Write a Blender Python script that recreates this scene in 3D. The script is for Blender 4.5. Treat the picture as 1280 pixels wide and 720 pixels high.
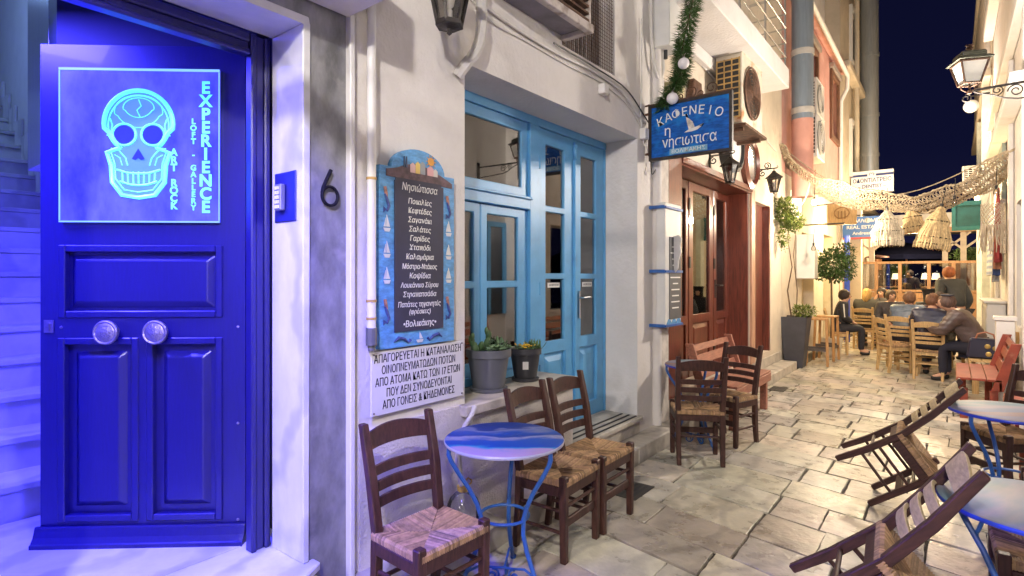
import bpy, bmesh, math, random
from mathutils import Vector, Matrix
random.seed(11)
PI = math.pi; RAD = math.radians
S = bpy.context.scene; COL = S.collection
for o in list(bpy.data.objects): bpy.data.objects.remove(o)

# ------------------------------------------------------------------ camera, world, lights, exposure
# x runs across the alley (right +), y along it, z up; the camera stands at the origin, eye height 1.55 m
YAW = RAD(38.2)
cam = bpy.data.objects.new('camera', bpy.data.cameras.new('camera')); COL.objects.link(cam)
cam.location = (0, 0, 1.55); cam.rotation_euler = (PI/2, 0, YAW)
cam.data.sensor_width = 36; cam.data.lens = 19.69; cam.data.shift_y = -15/1280
cam.data.clip_start = .05; cam.data.clip_end = 6000
S.camera = cam
W = bpy.data.worlds.new('World'); S.world = W; W.use_nodes = True
_bg = W.node_tree.nodes['Background']; _bg.inputs[0].default_value = (.0042, .0052, .030, 1); _bg.inputs[1].default_value = 1.0
_tc = W.node_tree.nodes.new('ShaderNodeTexCoord'); _sp = W.node_tree.nodes.new('ShaderNodeSeparateXYZ'); _rp = W.node_tree.nodes.new('ShaderNodeValToRGB')
W.node_tree.links.new(_tc.outputs['Generated'], _sp.inputs[0]); W.node_tree.links.new(_sp.outputs['Z'], _rp.inputs[0]); W.node_tree.links.new(_rp.outputs[0], _bg.inputs[0])
_rp.color_ramp.elements[0].color = (.009, .009, .030, 1); _rp.color_ramp.elements[1].color = (.0012, .0014, .008, 1)
_e = _rp.color_ramp.elements.new(.18); _e.color = (.0038, .0045, .022, 1)
S.view_settings.view_transform = 'Standard'; S.view_settings.look = 'None'; S.view_settings.gamma = 1; S.view_settings.use_curve_mapping = False
S.view_settings.exposure = 0.18
S.render.engine = 'CYCLES'; S.cycles.use_denoising = True; S.cycles.max_bounces = 8; S.cycles.sample_clamp_indirect = 4; S.cycles.caustics_reflective = False; S.cycles.caustics_refractive = False

def lamp(name, loc, watts, col, rad=.1, kind='POINT', rot=None, size=.3, spot=None):
    d = bpy.data.lights.new(name, kind); d.energy = watts; d.color = col
    if kind == 'AREA': d.shape = 'RECTANGLE'; d.size = size[0]; d.size_y = size[1]
    else: d.shadow_soft_size = rad
    if spot: d.spot_size = spot; d.spot_blend = .6
    o = bpy.data.objects.new(name, d); COL.objects.link(o); o.location = loc
    if rot: o.rotation_euler = rot
    if name == 'blue_neon_door': d.spread = RAD(115)
    return o
WARM = (1, .80, .56); NEUT = (1, .93, .86)
lamp('street_light_behind', (.22, -1.3, 3.75), 880, (1, .925, .86), .07)         # the lantern behind the camera
lamp('fill_light_far_behind', (.3, -6.5, 4.2), 1000, (1, .90, .82), .15)  # added fill from far behind the camera, no lantern stands there
lamp('street_light_ahead', (.0, 6.97, 2.90), 290, (1, .88, .75), .10) # the lantern in the picture
lamp('bulb_light', (-1.45, 9.9, 2.55), 125, WARM, .06)                # bare bulb under the net
lamp('string_light', (.30, 11.6, 2.72), 70, (1, .66, .34), .06)
lamp('yellow_cafe_light', (-1.75, 13.9, 2.5), 220, (1, .76, .34), .12)
lamp('terrace_light', (-.7, 17.5, 2.75), 430, (1, .74, .45), .2)
lamp('terrace_light_outer', (-.9, 21.9, 2.6), 240, (1, .72, .42), .2)
lamp('blue_neon_door', (-1.68, .62, 2.70), 175, (.055, .05, 1), kind='AREA', size=(.9, .12), rot=(RAD(-6), RAD(30), 0))
lamp('blue_neon_lobby', (-3.4, .15, 2.85), 240, (.06, .05, 1), kind='AREA', size=(.7, .5), rot=(0, 0, 0))
lamp('upper_facade_fill', (-.35, 15.0, 4.7), 170, (1, .90, .76), .12)  # added fill for the upper far facades, set away from the globe lamp
lamp('stairwell_light', (-6.6, .2, 4.4), 38, (.30, .50, 1), .2)

# ------------------------------------------------------------------ helpers
LW = Matrix.Rotation(PI/2, 4, 'Z')         # left wall frame: (along, depth into wall, up) -> world
def TR(x, y, z): return Matrix.Translation((x, y, z))
def RX(a): return Matrix.Rotation(a, 4, 'X')
def RY(a): return Matrix.Rotation(a, 4, 'Y')
def RZ(a): return Matrix.Rotation(a, 4, 'Z')

class MB:
    def __init__(s, xf=None): s.v = []; s.f = []; s.c = []; s.xf = xf or Matrix.Identity(4); s.col = None
    def add(s, vs, fs):
        n = len(s.v); s.v += [s.xf @ Vector(p) for p in vs]; s.f += [tuple(i+n for i in f) for f in fs]; s.c += [s.col]*len(fs)
    def box(s, x0, x1, y0, y1, z0, z1):
        s.add([(x0,y0,z0),(x1,y0,z0),(x1,y1,z0),(x0,y1,z0),(x0,y0,z1),(x1,y0,z1),(x1,y1,z1),(x0,y1,z1)],
              [(0,3,2,1),(4,5,6,7),(0,1,5,4),(1,2,6,5),(2,3,7,6),(3,0,4,7)]); return s
    def bar(s, p, q, w, h, up=(0,0,1), w2=None, h2=None):
        p = Vector(p); q = Vector(q); d = (q-p).normalized(); u = Vector(up)
        if abs(d.dot(u)) > .98: u = Vector((0,1,0))
        a = d.cross(u).normalized(); b = a.cross(d).normalized(); w2 = w2 or w; h2 = h2 or h
        vs = [p+a*i*w/2+b*j*h/2 for i, j in ((-1,-1),(1,-1),(1,1),(-1,1))]+[q+a*i*w2/2+b*j*h2/2 for i, j in ((-1,-1),(1,-1),(1,1),(-1,1))]
        s.add(vs, [(3,2,1,0),(4,5,6,7),(0,1,5,4),(1,2,6,5),(2,3,7,6),(3,0,4,7)]); return s
    def tube(s, pts, r, n=8, closed=False):
        pts = [Vector(p) for p in pts]; m = len(pts); rs = r if isinstance(r, (list, tuple)) else [r]*m
        vs = []; fs = []; pa = None
        for i, p in enumerate(pts):
            d = (pts[(i+1) % m]-pts[i-1]) if closed else (pts[min(i+1, m-1)]-pts[max(i-1, 0)])
            if d.length < 1e-9: d = Vector((0,0,1))
            d.normalize()
            if pa is None:
                t = Vector((0,0,1)) if abs(d.z) < .9 else Vector((1,0,0)); a = d.cross(t).normalized()
            else:
                a = pa-d*pa.dot(d); a = a.normalized() if a.length > 1e-6 else d.orthogonal().normalized()
            pa = a; b = d.cross(a)
            for k in range(n): vs.append(p+a*math.cos(2*PI*k/n)*rs[i]+b*math.sin(2*PI*k/n)*rs[i])
        for i in range(m if closed else m-1):
            j = (i+1) % m
            for k in range(n): fs.append((i*n+k, i*n+(k+1) % n, j*n+(k+1) % n, j*n+k))
        if not closed: fs.append(tuple(range(n-1, -1, -1))); fs.append(tuple((m-1)*n+k for k in range(n)))
        s.add(vs, fs); return s
    def lathe(s, prof, n=24, c=(0,0,0), cap=True):
        c = Vector(c); vs = []; fs = []
        for r, z in prof:
            for k in range(n): vs.append(c+Vector((r*math.cos(2*PI*k/n), r*math.sin(2*PI*k/n), z)))
        for i in range(len(prof)-1):
            for k in range(n): fs.append((i*n+k, i*n+(k+1) % n, (i+1)*n+(k+1) % n, (i+1)*n+k))
        if cap:
            if prof[0][0] > 1e-4: fs.append(tuple(range(n-1, -1, -1)))
            if prof[-1][0] > 1e-4: fs.append(tuple((len(prof)-1)*n+k for k in range(n)))
        s.add(vs, fs); return s
    def prism(s, poly, y0, y1):            # polygon in x-z, extruded along y
        n = len(poly)
        s.add([(x, y0, z) for x, z in poly]+[(x, y1, z) for x, z in poly],
              [tuple(range(n)), tuple(range(2*n-1, n-1, -1))]+[(i, n+i, n+(i+1) % n, (i+1) % n) for i in range(n)]); return s
    def plate(s, x0, x1, z0, z1, y0, y1, holes=()):   # sheet in x-z with rectangular holes
        xs = sorted({x0, x1, *[h[0] for h in holes], *[h[1] for h in holes]}); xs = [x for x in xs if x0 <= x <= x1]
        zs = sorted({z0, z1, *[h[2] for h in holes], *[h[3] for h in holes]}); zs = [z for z in zs if z0 <= z <= z1]
        nx = len(xs)-1; nz = len(zs)-1
        def solid(i, k):
            if i < 0 or k < 0 or i >= nx or k >= nz: return False
            cx = (xs[i]+xs[i+1])/2; cz = (zs[k]+zs[k+1])/2
            return not any(h[0] < cx < h[1] and h[2] < cz < h[3] for h in holes)
        for i in range(nx):
            for k in range(nz):
                if not solid(i, k): continue
                a, b, c, d = xs[i], xs[i+1], zs[k], zs[k+1]
                s.add([(a,y0,c),(b,y0,c),(b,y0,d),(a,y0,d)], [(0,1,2,3)]); s.add([(a,y1,c),(b,y1,c),(b,y1,d),(a,y1,d)], [(3,2,1,0)])
                if not solid(i-1, k): s.add([(a,y0,c),(a,y0,d),(a,y1,d),(a,y1,c)], [(0,1,2,3)])
                if not solid(i+1, k): s.add([(b,y0,c),(b,y1,c),(b,y1,d),(b,y0,d)], [(0,1,2,3)])
                if not solid(i, k-1): s.add([(a,y0,c),(a,y1,c),(b,y1,c),(b,y0,c)], [(0,1,2,3)])
                if not solid(i, k+1): s.add([(a,y0,d),(b,y0,d),(b,y1,d),(a,y1,d)], [(0,1,2,3)])
        return s
    def leaf(s, p, d, L, w, up=(0,0,1)):
        p = Vector(p); d = Vector(d).normalized(); a = d.cross(Vector(up))
        a = a.normalized() if a.length > 1e-3 else Vector((1,0,0))
        n = a.cross(d)
        s.add([p, p+d*L*.5+a*w/2-n*w*.15, p+d*L, p+d*L*.5-a*w/2-n*w*.15, p+d*L*.5+n*w*.1], [(0,1,4),(1,2,4),(2,3,4),(3,0,4)])
    def build(s, name, mat, parent=None, world=False, smooth=False, bevel=0, label=None):
        me = bpy.data.meshes.new(name)
        off = Vector((0,0,0))
        if parent is None and s.v:
            xs = [v.x for v in s.v]; ys = [v.y for v in s.v]; zs = [v.z for v in s.v]
            off = Vector(((min(xs)+max(xs))/2, (min(ys)+max(ys))/2, min(zs)))
        vs = s.v
        if parent is not None and world:
            mi = worldmat(parent).inverted(); vs = [mi @ v for v in s.v]
        me.from_pydata([tuple(v-off) for v in vs], [], s.f)
        if any(c is not None for c in s.c):
            at = me.color_attributes.new('Col', 'FLOAT_COLOR', 'CORNER'); k = 0
            for fi, f in enumerate(s.f):
                c = s.c[fi] or (1,1,1)
                for _ in f: at.data[k].color = (c[0], c[1], c[2], 1); k += 1
        if bevel or not smooth:
            bm = bmesh.new(); bm.from_mesh(me)
            if bevel:
                bmesh.ops.remove_doubles(bm, verts=bm.verts, dist=1e-5)
                es = [e for e in bm.edges if len(e.link_faces) == 2 and e.calc_face_angle(0) > .5]
                if es: bmesh.ops.bevel(bm, geom=es, offset=bevel, segments=1, affect='EDGES', clamp_overlap=True)
            bmesh.ops.recalc_face_normals(bm, faces=bm.faces); bm.to_mesh(me); bm.free()
        if smooth:
            me.polygons.foreach_set('use_smooth', [True]*len(me.polygons)); me.set_sharp_from_angle(angle=RAD(42))
        o = bpy.data.objects.new(name, me); COL.objects.link(o)
        if isinstance(mat, (list, tuple)):
            for m in mat: me.materials.append(m)
        else: me.materials.append(mat)
        if parent is not None: o.parent = parent
        else: o.location = off
        if label: o['label'] = label
        return o
def worldmat(o):
    m = Matrix.LocRotScale(o.location, o.rotation_euler, o.scale)
    return worldmat(o.parent) @ m if o.parent else m

def tag(o, label, cat, group=None, kind=None):
    o['label'] = label; o['category'] = cat
    if group: o['group'] = group
    if kind: o['kind'] = kind
    return o
def struct(o): o['kind'] = 'structure'; return o
def thing(name, label, cat, loc=(0,0,0), rz=0, group=None):
    o = bpy.data.objects.new(name, None); COL.objects.link(o); o.location = loc; o.rotation_euler = (0,0,rz); o.empty_display_size = .1
    return tag(o, label, cat, group)
def dup(root, loc, rot, label, group=None):
    r = root.copy(); COL.objects.link(r); r.location = loc; r.rotation_euler = rot if isinstance(rot, tuple) else (0,0,rot); r['label'] = label
    if group: r['group'] = group
    for ch in list(root.children):
        c = ch.copy(); COL.objects.link(c); c.parent = r
        for g in list(ch.children):
            d = g.copy(); COL.objects.link(d); d.parent = c
    return r
def text(name, body, size, xf, mat, parent, width=None, ext=.002, align='CENTER', offset=0, shear=0, world=True, spacing=1):
    c = bpy.data.curves.new('t', 'FONT'); c.body = body; c.size = size; c.extrude = ext; c.align_x = align; c.offset = offset; c.shear = shear; c.space_line = spacing
    o = bpy.data.objects.new('t', c); COL.objects.link(o)
    dg = bpy.context.evaluated_depsgraph_get(); dg.update()
    me = bpy.data.meshes.new_from_object(o.evaluated_get(dg)); bpy.data.objects.remove(o); bpy.data.curves.remove(c)
    sx = 1
    if width:
        xs = [v.co.x for v in me.vertices]; sx = width/(max(xs)-min(xs))
    m = xf @ Matrix.Diagonal((sx, 1, 1, 1))
    if parent is not None and world: m = worldmat(parent).inverted() @ m
    me.transform(m); me.materials.clear(); me.materials.append(mat)
    o = bpy.data.objects.new(name, me); COL.objects.link(o)
    if parent is not None: o.parent = parent
    return o

# ------------------------------------------------------------------ materials
def M(name, col, rough=.6, metal=0, var=.18, vs=5, bump=0, bs=60, col2=None, stretch=None, vcol=False, emit=None, es=1, coat=0, spec=.5, alpha=None, trans=0, rvar=0, dirt=None):
    m = bpy.data.materials.new(name); m.use_nodes = True; nt = m.node_tree; b = nt.nodes['Principled BSDF']; L = nt.links.new
    b.inputs['Roughness'].default_value = rough; b.inputs['Metallic'].default_value = metal; b.inputs['Coat Weight'].default_value = coat
    b.inputs['Specular IOR Level'].default_value = spec; b.inputs['Transmission Weight'].default_value = trans
    tc = nt.nodes.new('ShaderNodeTexCoord'); mp = nt.nodes.new('ShaderNodeMapping'); L(tc.outputs['Object'], mp.inputs[0])
    if stretch: mp.inputs['Scale'].default_value = stretch
    nz = nt.nodes.new('ShaderNodeTexNoise'); nz.inputs['Scale'].default_value = vs; nz.inputs['Detail'].default_value = 6; nz.inputs['Roughness'].default_value = .62; L(mp.outputs[0], nz.inputs['Vector'])
    rp = nt.nodes.new('ShaderNodeValToRGB'); L(nz.outputs[0], rp.inputs[0])
    c2 = col2 or tuple(min(1, x*(1+var)) for x in col); c1 = col if col2 else tuple(x*(1-var) for x in col)
    rp.color_ramp.elements[0].position = .32; rp.color_ramp.elements[1].position = .68
    rp.color_ramp.elements[0].color = (*c1, 1); rp.color_ramp.elements[1].color = (*c2, 1)
    out = rp.outputs[0]
    if dirt:                                   # (colour, scale, threshold): blotchy stains
        n2 = nt.nodes.new('ShaderNodeTexNoise'); n2.inputs['Scale'].default_value = dirt[1]; n2.inputs['Detail'].default_value = 8; L(tc.outputs['Object'], n2.inputs['Vector'])
        r2 = nt.nodes.new('ShaderNodeValToRGB'); r2.color_ramp.elements[0].position = dirt[2]; r2.color_ramp.elements[1].position = dirt[2]+.18; L(n2.outputs[0], r2.inputs[0])
        mx = nt.nodes.new('ShaderNodeMix'); mx.data_type = 'RGBA'; L(r2.outputs[0], mx.inputs[0]); L(out, mx.inputs[6]); mx.inputs[7].default_value = (*dirt[0], 1); out = mx.outputs[2]
    if vcol:
        at = nt.nodes.new('ShaderNodeVertexColor'); at.layer_name = 'Col'
        mx = nt.nodes.new('ShaderNodeMix'); mx.data_type = 'RGBA'; mx.blend_type = 'MULTIPLY'; mx.inputs[0].default_value = 1; L(out, mx.inputs[6]); L(at.outputs[0], mx.inputs[7]); out = mx.outputs[2]
    L(out, b.inputs['Base Color'])
    if rvar:
        mr = nt.nodes.new('ShaderNodeMapRange'); mr.inputs[3].default_value = max(0, rough-rvar); mr.inputs[4].default_value = min(1, rough+rvar); L(nz.outputs[0], mr.inputs[0]); L(mr.outputs[0], b.inputs['Roughness'])
    if bump:
        n3 = nt.nodes.new('ShaderNodeTexNoise'); n3.inputs['Scale'].default_value = bs; n3.inputs['Detail'].default_value = 5; L(mp.outputs[0], n3.inputs['Vector'])
        bp = nt.nodes.new('ShaderNodeBump'); bp.inputs['Strength'].default_value = bump; bp.inputs['Distance'].default_value = .01 if bump <= 1 else .01*bump*2; L(n3.outputs[0], bp.inputs['Height']); L(bp.outputs[0], b.inputs['Normal'])
    if emit: b.inputs['Emission Color'].default_value = (*emit, 1); b.inputs['Emission Strength'].default_value = es
    if alpha is not None: b.inputs['Alpha'].default_value = alpha
    return m
def glassmat(name, tint=(.9,.95,1), refl=.12, rough=.02, ior=1.5):
    m = bpy.data.materials.new(name); m.use_nodes = True; nt = m.node_tree; nt.nodes.clear(); L = nt.links.new
    o = nt.nodes.new('ShaderNodeOutputMaterial'); t = nt.nodes.new('ShaderNodeBsdfTransparent'); t.inputs[0].default_value = (*tint, 1)
    g = nt.nodes.new('ShaderNodeBsdfGlossy'); g.inputs['Roughness'].default_value = rough
    fr = nt.nodes.new('ShaderNodeFresnel'); fr.inputs[0].default_value = ior
    ad = nt.nodes.new('ShaderNodeMath'); ad.operation = 'MULTIPLY_ADD'; ad.inputs[1].default_value = 1.0; ad.inputs[2].default_value = refl; ad.use_clamp = True; L(fr.outputs[0], ad.inputs[0])
    nz = nt.nodes.new('ShaderNodeTexNoise'); nz.inputs['Scale'].default_value = 1.3; bp = nt.nodes.new('ShaderNodeBump'); bp.inputs['Strength'].default_value = .06; L(nz.outputs[0], bp.inputs['Height']); L(bp.outputs[0], g.inputs['Normal'])
    mx = nt.nodes.new('ShaderNodeMixShader'); L(ad.outputs[0], mx.inputs[0]); L(t.outputs[0], mx.inputs[1]); L(g.outputs[0], mx.inputs[2]); L(mx.outputs[0], o.inputs[0])
    return m
PLASTER = M('white_plaster', (.68,.65,.625), .85, var=.07, vs=2.2, bump=.6, bs=30, dirt=((.585,.55,.515), 2.6, .57))
PLASTER2 = M('rough_white_plaster', (.60,.56,.53), .9, var=.12, vs=4, bump=.9, bs=85, dirt=((.42,.38,.34), 5, .58))
CREAM = M('cream_plaster', (.62,.55,.45), .85, var=.10, vs=2, bump=.3, bs=24, dirt=((.46,.40,.31), 3, .58))
STONEW = M('whitewashed_stone', (.60,.55,.50), .9, var=.2, vs=9, bump=1.0, bs=14)
GREYMARB = M('grey_marble', (.19,.19,.195), .42, var=.4, vs=9, stretch=(1,1,.5), bump=.05, bs=200, dirt=((.30,.29,.29), 7, .60))
WHITEMARB = M('white_marble', (.66,.66,.66), .32, var=.12, vs=3.2, stretch=(1.5,1,.7), dirt=((.40,.41,.43), 2.2, .60))
STEPMARB = M('worn_step_marble', (.50,.46,.40), .5, var=.22, vs=7, bump=.25, bs=30, dirt=((.28,.25,.22), 6, .60))
NAVYPAINT = M('navy_door_paint', (.010,.008,.080), .34, var=.10, vs=12, stretch=(8,8,1), bump=.05, bs=60, coat=.15)
DARKBLUE = M('dark_blue_lobby', (.006,.006,.028), .6)
LBLUE = M('light_blue_paint', (.105,.34,.62), .38, var=.10, vs=4, bump=.08, bs=40, dirt=((.085,.25,.48), 5, .62))
REDWOOD = M('red_varnished_wood', (.125,.030,.018), .33, var=.4, vs=7, stretch=(6,6,.6), bump=.08, bs=40, coat=.25)
PALEWOOD = M('pale_frame_wood', (.46,.26,.17), .45, var=.3, vs=6, stretch=(6,6,.6))
DARKWOOD = M('dark_chair_wood', (.050,.020,.015), .5, var=.45, vs=9, stretch=(7,7,1.2), bump=.10, bs=60, spec=.35)
PALESLAT = M('pale_slat_wood', (.44,.335,.18), .7, var=.25, vs=16, stretch=(1,6,6), bump=.12, bs=60)  # paler tone for the back slats of the tipped chairs
YELWOOD = M('pale_pine_wood', (.50,.33,.15), .5, var=.25, vs=9, stretch=(7,7,1))
STOOLWOOD = M('orange_pine_wood', (.42,.22,.08), .5, var=.3, vs=9, stretch=(7,7,1))
BENCHRED = M('red_bench_paint', (.235,.040,.018), .45, var=.3, vs=8, dirt=((.36,.16,.10), 12, .62))
BENCHPINK = M('reddish_worn_bench', (.29,.115,.075), .5, var=.3, vs=8, stretch=(1,6,6))
RUSH = M('woven_rush', (.37,.235,.125), .8, var=.35, vs=30, vcol=True)
DARKMETAL = M('black_wrought_iron', (.032,.027,.025), .5, .4, var=.4, vs=20, bump=.15, bs=90)
RUSTIRON = M('rusty_iron', (.10,.05,.03), .7, .3, var=.5, vs=14, bump=.2, bs=60)
BLUEMETAL = M('blue_painted_steel', (.022,.095,.33), .4, var=.15, vs=18)
STEEL = M('brushed_steel', (.62,.64,.66), .25, 1, var=.1, vs=4, stretch=(20,20,.3))
CHROME = M('knob_metal', (.27,.24,.27), .42, .8, var=.1, bump=.6, bs=70)
WHITEPL = M('white_plastic', (.68,.67,.65), .45, var=.05, dirt=((.52,.47,.40), 4, .62))
WHITEENAM = M('white_painted_metal', (.66,.66,.64), .4, var=.06, dirt=((.40,.27,.16), 7, .68))
GREYPL = M('grey_plastic', (.10,.105,.125), .5, var=.08)
DGREYPL = M('dark_grey_plastic', (.028,.028,.034), .5, var=.1)
SLATE = M('slate_planter', (.05,.05,.062), .6, var=.2)
BLACK = M('matt_black', (.012,.012,.014), .6, var=.1)
INK = M('black_ink', (.008,.008,.014), .7, var=0, spec=.1)
WHITEINK = M('white_chalk_paint', (.75,.75,.72), .7, var=.05)
CABLE = M('white_cable', (.58,.56,.53), .5, var=.1)
DCABLE = M('black_cable', (.02,.02,.02), .5)
DUCT = M('blue_grey_duct', (.20,.25,.31), .5, .2, var=.12, vs=5, stretch=(6,6,.5), dirt=((.30,.30,.28), 5, .63))
DUCT2 = M('grey_duct', (.34,.37,.40), .4, .5, var=.12, vs=5, stretch=(6,6,.5))
PINK = M('pink_plaster', (.52,.27,.225), .85, var=.12, vs=3, bump=.2, bs=25, dirt=((.56,.38,.32), 3, .60))
BEIGE = M('beige_plaster', (.52,.45,.35), .85, var=.12, vs=2, bump=.2, bs=25, dirt=((.38,.31,.23), 3, .60))
RUSTYWHITE = M('rust_stained_white_metal', (.58,.52,.42), .5, var=.1, vs=5, dirt=((.34,.15,.05), 6, .52))
RUSTYEL = M('rusty_yellow_grille', (.42,.27,.09), .6, var=.35, vs=12)
GLASS = glassmat('window_glass', (.82,.85,.87), .17)
GLASSW = glassmat('wood_door_glass', (.80,.78,.74), .10)
CLEARPL = glassmat('clear_bottle_plastic', (.93,.94,.95), .035, .12, 1.25)
LGLASS = M('frosted_lantern_glass', (.72,.70,.64), .35, var=.06, emit=(1,.92,.76), es=.22, trans=0)
LGLASS2 = glassmat('lantern_glass', (.82,.80,.76), .10, .15)
def mb(xf=None): return MB(xf)

# ------------------------------------------------------------------ ground, paving, sea, hills
def flat(name, x0, x1, y0, y1, z, m, n=1):
    b = mb(); b.add([(x0,y0,z),(x1,y0,z),(x1,y1,z),(x0,y1,z)], [(0,1,2,3)]); return struct(b.build(name, m))
GROUT = M('dark_joint_grit', (.055,.043,.034), .95, var=.5, vs=40, bump=.6, bs=120)
flat('ground', -60, 60, -40, 27, -.016, GROUT)
SEA = M('night_sea', (.004,.006,.014), .12, bump=.4, bs=3)
flat('sea', -2500, 2500, 27, 5000, -1.2, SEA)
PAVE = M('worn_marble_paving', (.54,.49,.415), .30, var=.26, vs=5.5, bump=.6, bs=22, vcol=True, rvar=.16, dirt=((.30,.26,.21), 4.5, .58))
def veins(m):
    nt = m.node_tree; b = nt.nodes['Principled BSDF']; L = nt.links.new; src = b.inputs['Base Color'].links[0].from_socket
    tc = nt.nodes.new('ShaderNodeTexCoord'); w = nt.nodes.new('ShaderNodeTexWave'); w.inputs['Scale'].default_value = .9; w.inputs['Distortion'].default_value = 11; w.inputs['Detail'].default_value = 4; w.inputs['Detail Scale'].default_value = 1.4
    L(tc.outputs['Object'], w.inputs['Vector']); r = nt.nodes.new('ShaderNodeValToRGB'); r.color_ramp.elements[0].position = .0; r.color_ramp.elements[0].color = (.62,.62,.64,1); r.color_ramp.elements[1].position = .3; r.color_ramp.elements[1].color = (1,1,1,1)
    L(w.outputs[0], r.inputs[0]); mx = nt.nodes.new('ShaderNodeMix'); mx.data_type = 'RGBA'; mx.blend_type = 'MULTIPLY'; mx.inputs[0].default_value = .7; L(src, mx.inputs[6]); L(r.outputs[0], mx.inputs[7]); L(mx.outputs[2], b.inputs['Base Color'])
veins(PAVE); veins(WHITEMARB); veins(STEPMARB)
def slab(b, x0, x1, y0, y1, g, sk):
    j = lambda: random.uniform(-.007, .007)
    pts = [(x0+g+j(), y0+g+j()), (x1-g+j(), y0+g+j()), (x1-g+j(), y1-g+j()), (x0+g+j(), y1-g+j())]
    out = []
    for k in range(4):                                   # worn, slightly wavy edges
        p = pts[k]; q = pts[(k+1) % 4]; n = 5
        for i in range(n):
            t = i/n; w = random.uniform(-.0035, .0035) if i else 0
            x = p[0]+(q[0]-p[0])*t; y = p[1]+(q[1]-p[1])*t; dx = q[0]-p[0]; dy = q[1]-p[1]; l = math.hypot(dx, dy)+1e-6
            out.append((x-dy/l*w, y+dx/l*w))
    cx = sum(p[0] for p in out)/len(out); cy = sum(p[1] for p in out)/len(out)
    zt = random.uniform(-.003, .002); ta, tb = random.uniform(-.006, .006), random.uniform(-.006, .006); n = len(out)
    S2 = lambda p, f, z: (cx+(p[0]-cx)*f, (cy+(p[1]-cy)*f)+sk*max(-1.2, p[0]+.5), z)
    top = [S2(p, .984, zt+ta*(p[0]-cx)+tb*(p[1]-cy)) for p in out]; mid = [S2(p, .996, zt-.003) for p in out]; bot = [S2(p, 1, -.02) for p in out]
    t = random.choice([1, 1, .9, .78, 1.1, .68]); b.col = (t*random.uniform(.95, 1.06), t, t*random.uniform(.90, 1.04))
    fs = [tuple(range(n))]
    for a in (0, n):
        for k in range(n): fs.append((a+k, a+n+k, a+n+(k+1) % n, a+(k+1) % n))
    b.add(top+mid+bot, fs)
b = mb(); y = -1.9
while y < 20.4:
    far = y > 8.5
    h = random.uniform(.34, .46) if far else random.choice([.31, .34, .37, .40, .43, .35])
    x = -2.06 - random.uniform(0, .3); first = True
    while x < .98:
        big = (x < -1.0 and y < 5)
        w = random.uniform(.42, .75) if (far or big) else random.choice([.24, .30, .36, .40, .46, .52])
        x1 = min(x+w, 1.0)
        if 1.0-x1 < .14: x1 = 1.0
        if x1 > -2.04: slab(b, max(x, -2.04), x1, y, y+h, random.uniform(.002, .005) if far else random.uniform(.004, .011), -.20)
        x = x1
        if x >= 1.0: break
    y += h
struct(b.build('paving', PAVE))
HILL = M('dark_hill', (.004,.005,.010), 1)
b = mb(); random.seed(5); n = 60
pts = [(-1500+i*60, 55+35*math.sin(i*.33)+22*math.sin(i*.9+1)) for i in range(n)]
for i in range(n-1):
    b.add([(pts[i][0],1500,-3),(pts[i+1][0],1500,-3),(pts[i+1][0],1750,pts[i+1][1]),(pts[i][0],1750,pts[i][1])], [(0,1,2,3)])
struct(b.build('hills', HILL))
TOWNL = M('town_light', (1,.9,.7), emit=(1,.88,.70), es=2.2)
b = mb()
for k in range(170):
    x = random.gauss(-80, 380); y = random.uniform(1250, 1500); z = random.uniform(-1, 10) if random.random() < .7 else random.uniform(5, 40)
    r = random.uniform(.5, 1.3); b.box(x-r, x+r, y, y+1, z, z+r*1.3)
tag(b.build('town_lights', TOWNL), 'far lights of the town across the dark bay', 'lights', kind='stuff')
random.seed(21)

# ------------------------------------------------------------------ gallery entrance (left)
G = thing('gallery_building', 'gallery entrance with grey marble surround and open navy door lit blue', 'building', (-2.4, .8, 0))
def P(name, b, m, par=G, **k): return b.build(name, m, par, world=True, **k)
b = mb(LW); b.plate(-2, 1.592, -.05, 2.80, 2.25, 2.48, [(.22, 1.39, -.06, 2.69)]); P('marble_wall', b, GREYMARB)
b = mb(LW); b.plate(-2, 1.592, 2.803, 8.5, 2.25, 2.6); P('upper_wall', b, PLASTER)
b = mb(LW); b.box(1.362, 1.392, 2.236, 2.498, .285, 2.66); b.box(.22, 1.392, 2.236, 2.498, 2.66, 2.695); b.box(.21, .245, 2.236, 2.498, .285, 2.66); P('marble_reveal', b, WHITEMARB, bevel=.004)
b = mb(LW); b.box(1.592, 1.62, 2.215, 2.26, .126, 2.78); P('edge_trim', b, WHITEPL, bevel=.004)
b = mb(LW)
for (s0, s1, d0, d1) in ((1.333, 1.36, 2.505, 2.57), (1.292, 1.335, 2.518, 2.58), (1.268, 1.294, 2.503, 2.56)): b.box(s0, s1, d0, d1, .285, 2.655)
for (z0, z1, d0, d1) in ((2.615, 2.658, 2.505, 2.57), (2.575, 2.618, 2.52, 2.58), (2.555, 2.579, 2.50, 2.56)): b.box(.24, 1.266, d0, d1, z0, z1)
b.box(.245, .33, 2.505, 2.60, .285, 2.655); P('door_frame', b, NAVYPAINT, bevel=.006)
# threshold slab with a chamfered corner, riser below

b2 = mb(); poly = [(-2.62, -1.0), (-2.12, -1.0), (-2.12, 1.28), (-2.20, 1.425), (-2.62, 1.425)]
b2.add([(x, y, .248) for x, y in poly]+[(x, y, .285) for x, y in poly], [(4,3,2,1,0), (5,6,7,8,9)]+[(i, (i+1) % 5, 5+(i+1) % 5, 5+i) for i in range(5)])
P('door_step', b2, WHITEMARB, bevel=.006)
b = mb(); b.box(-2.5, -2.15, -1, 1.39, -.05, .246); P('step_riser', b, STEPMARB)
b = mb(); b.box(-2.24, -1.93, -2, 1.60, 2.765, 3.02); P('balcony_slab', b, PLASTER, bevel=.01)
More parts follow.
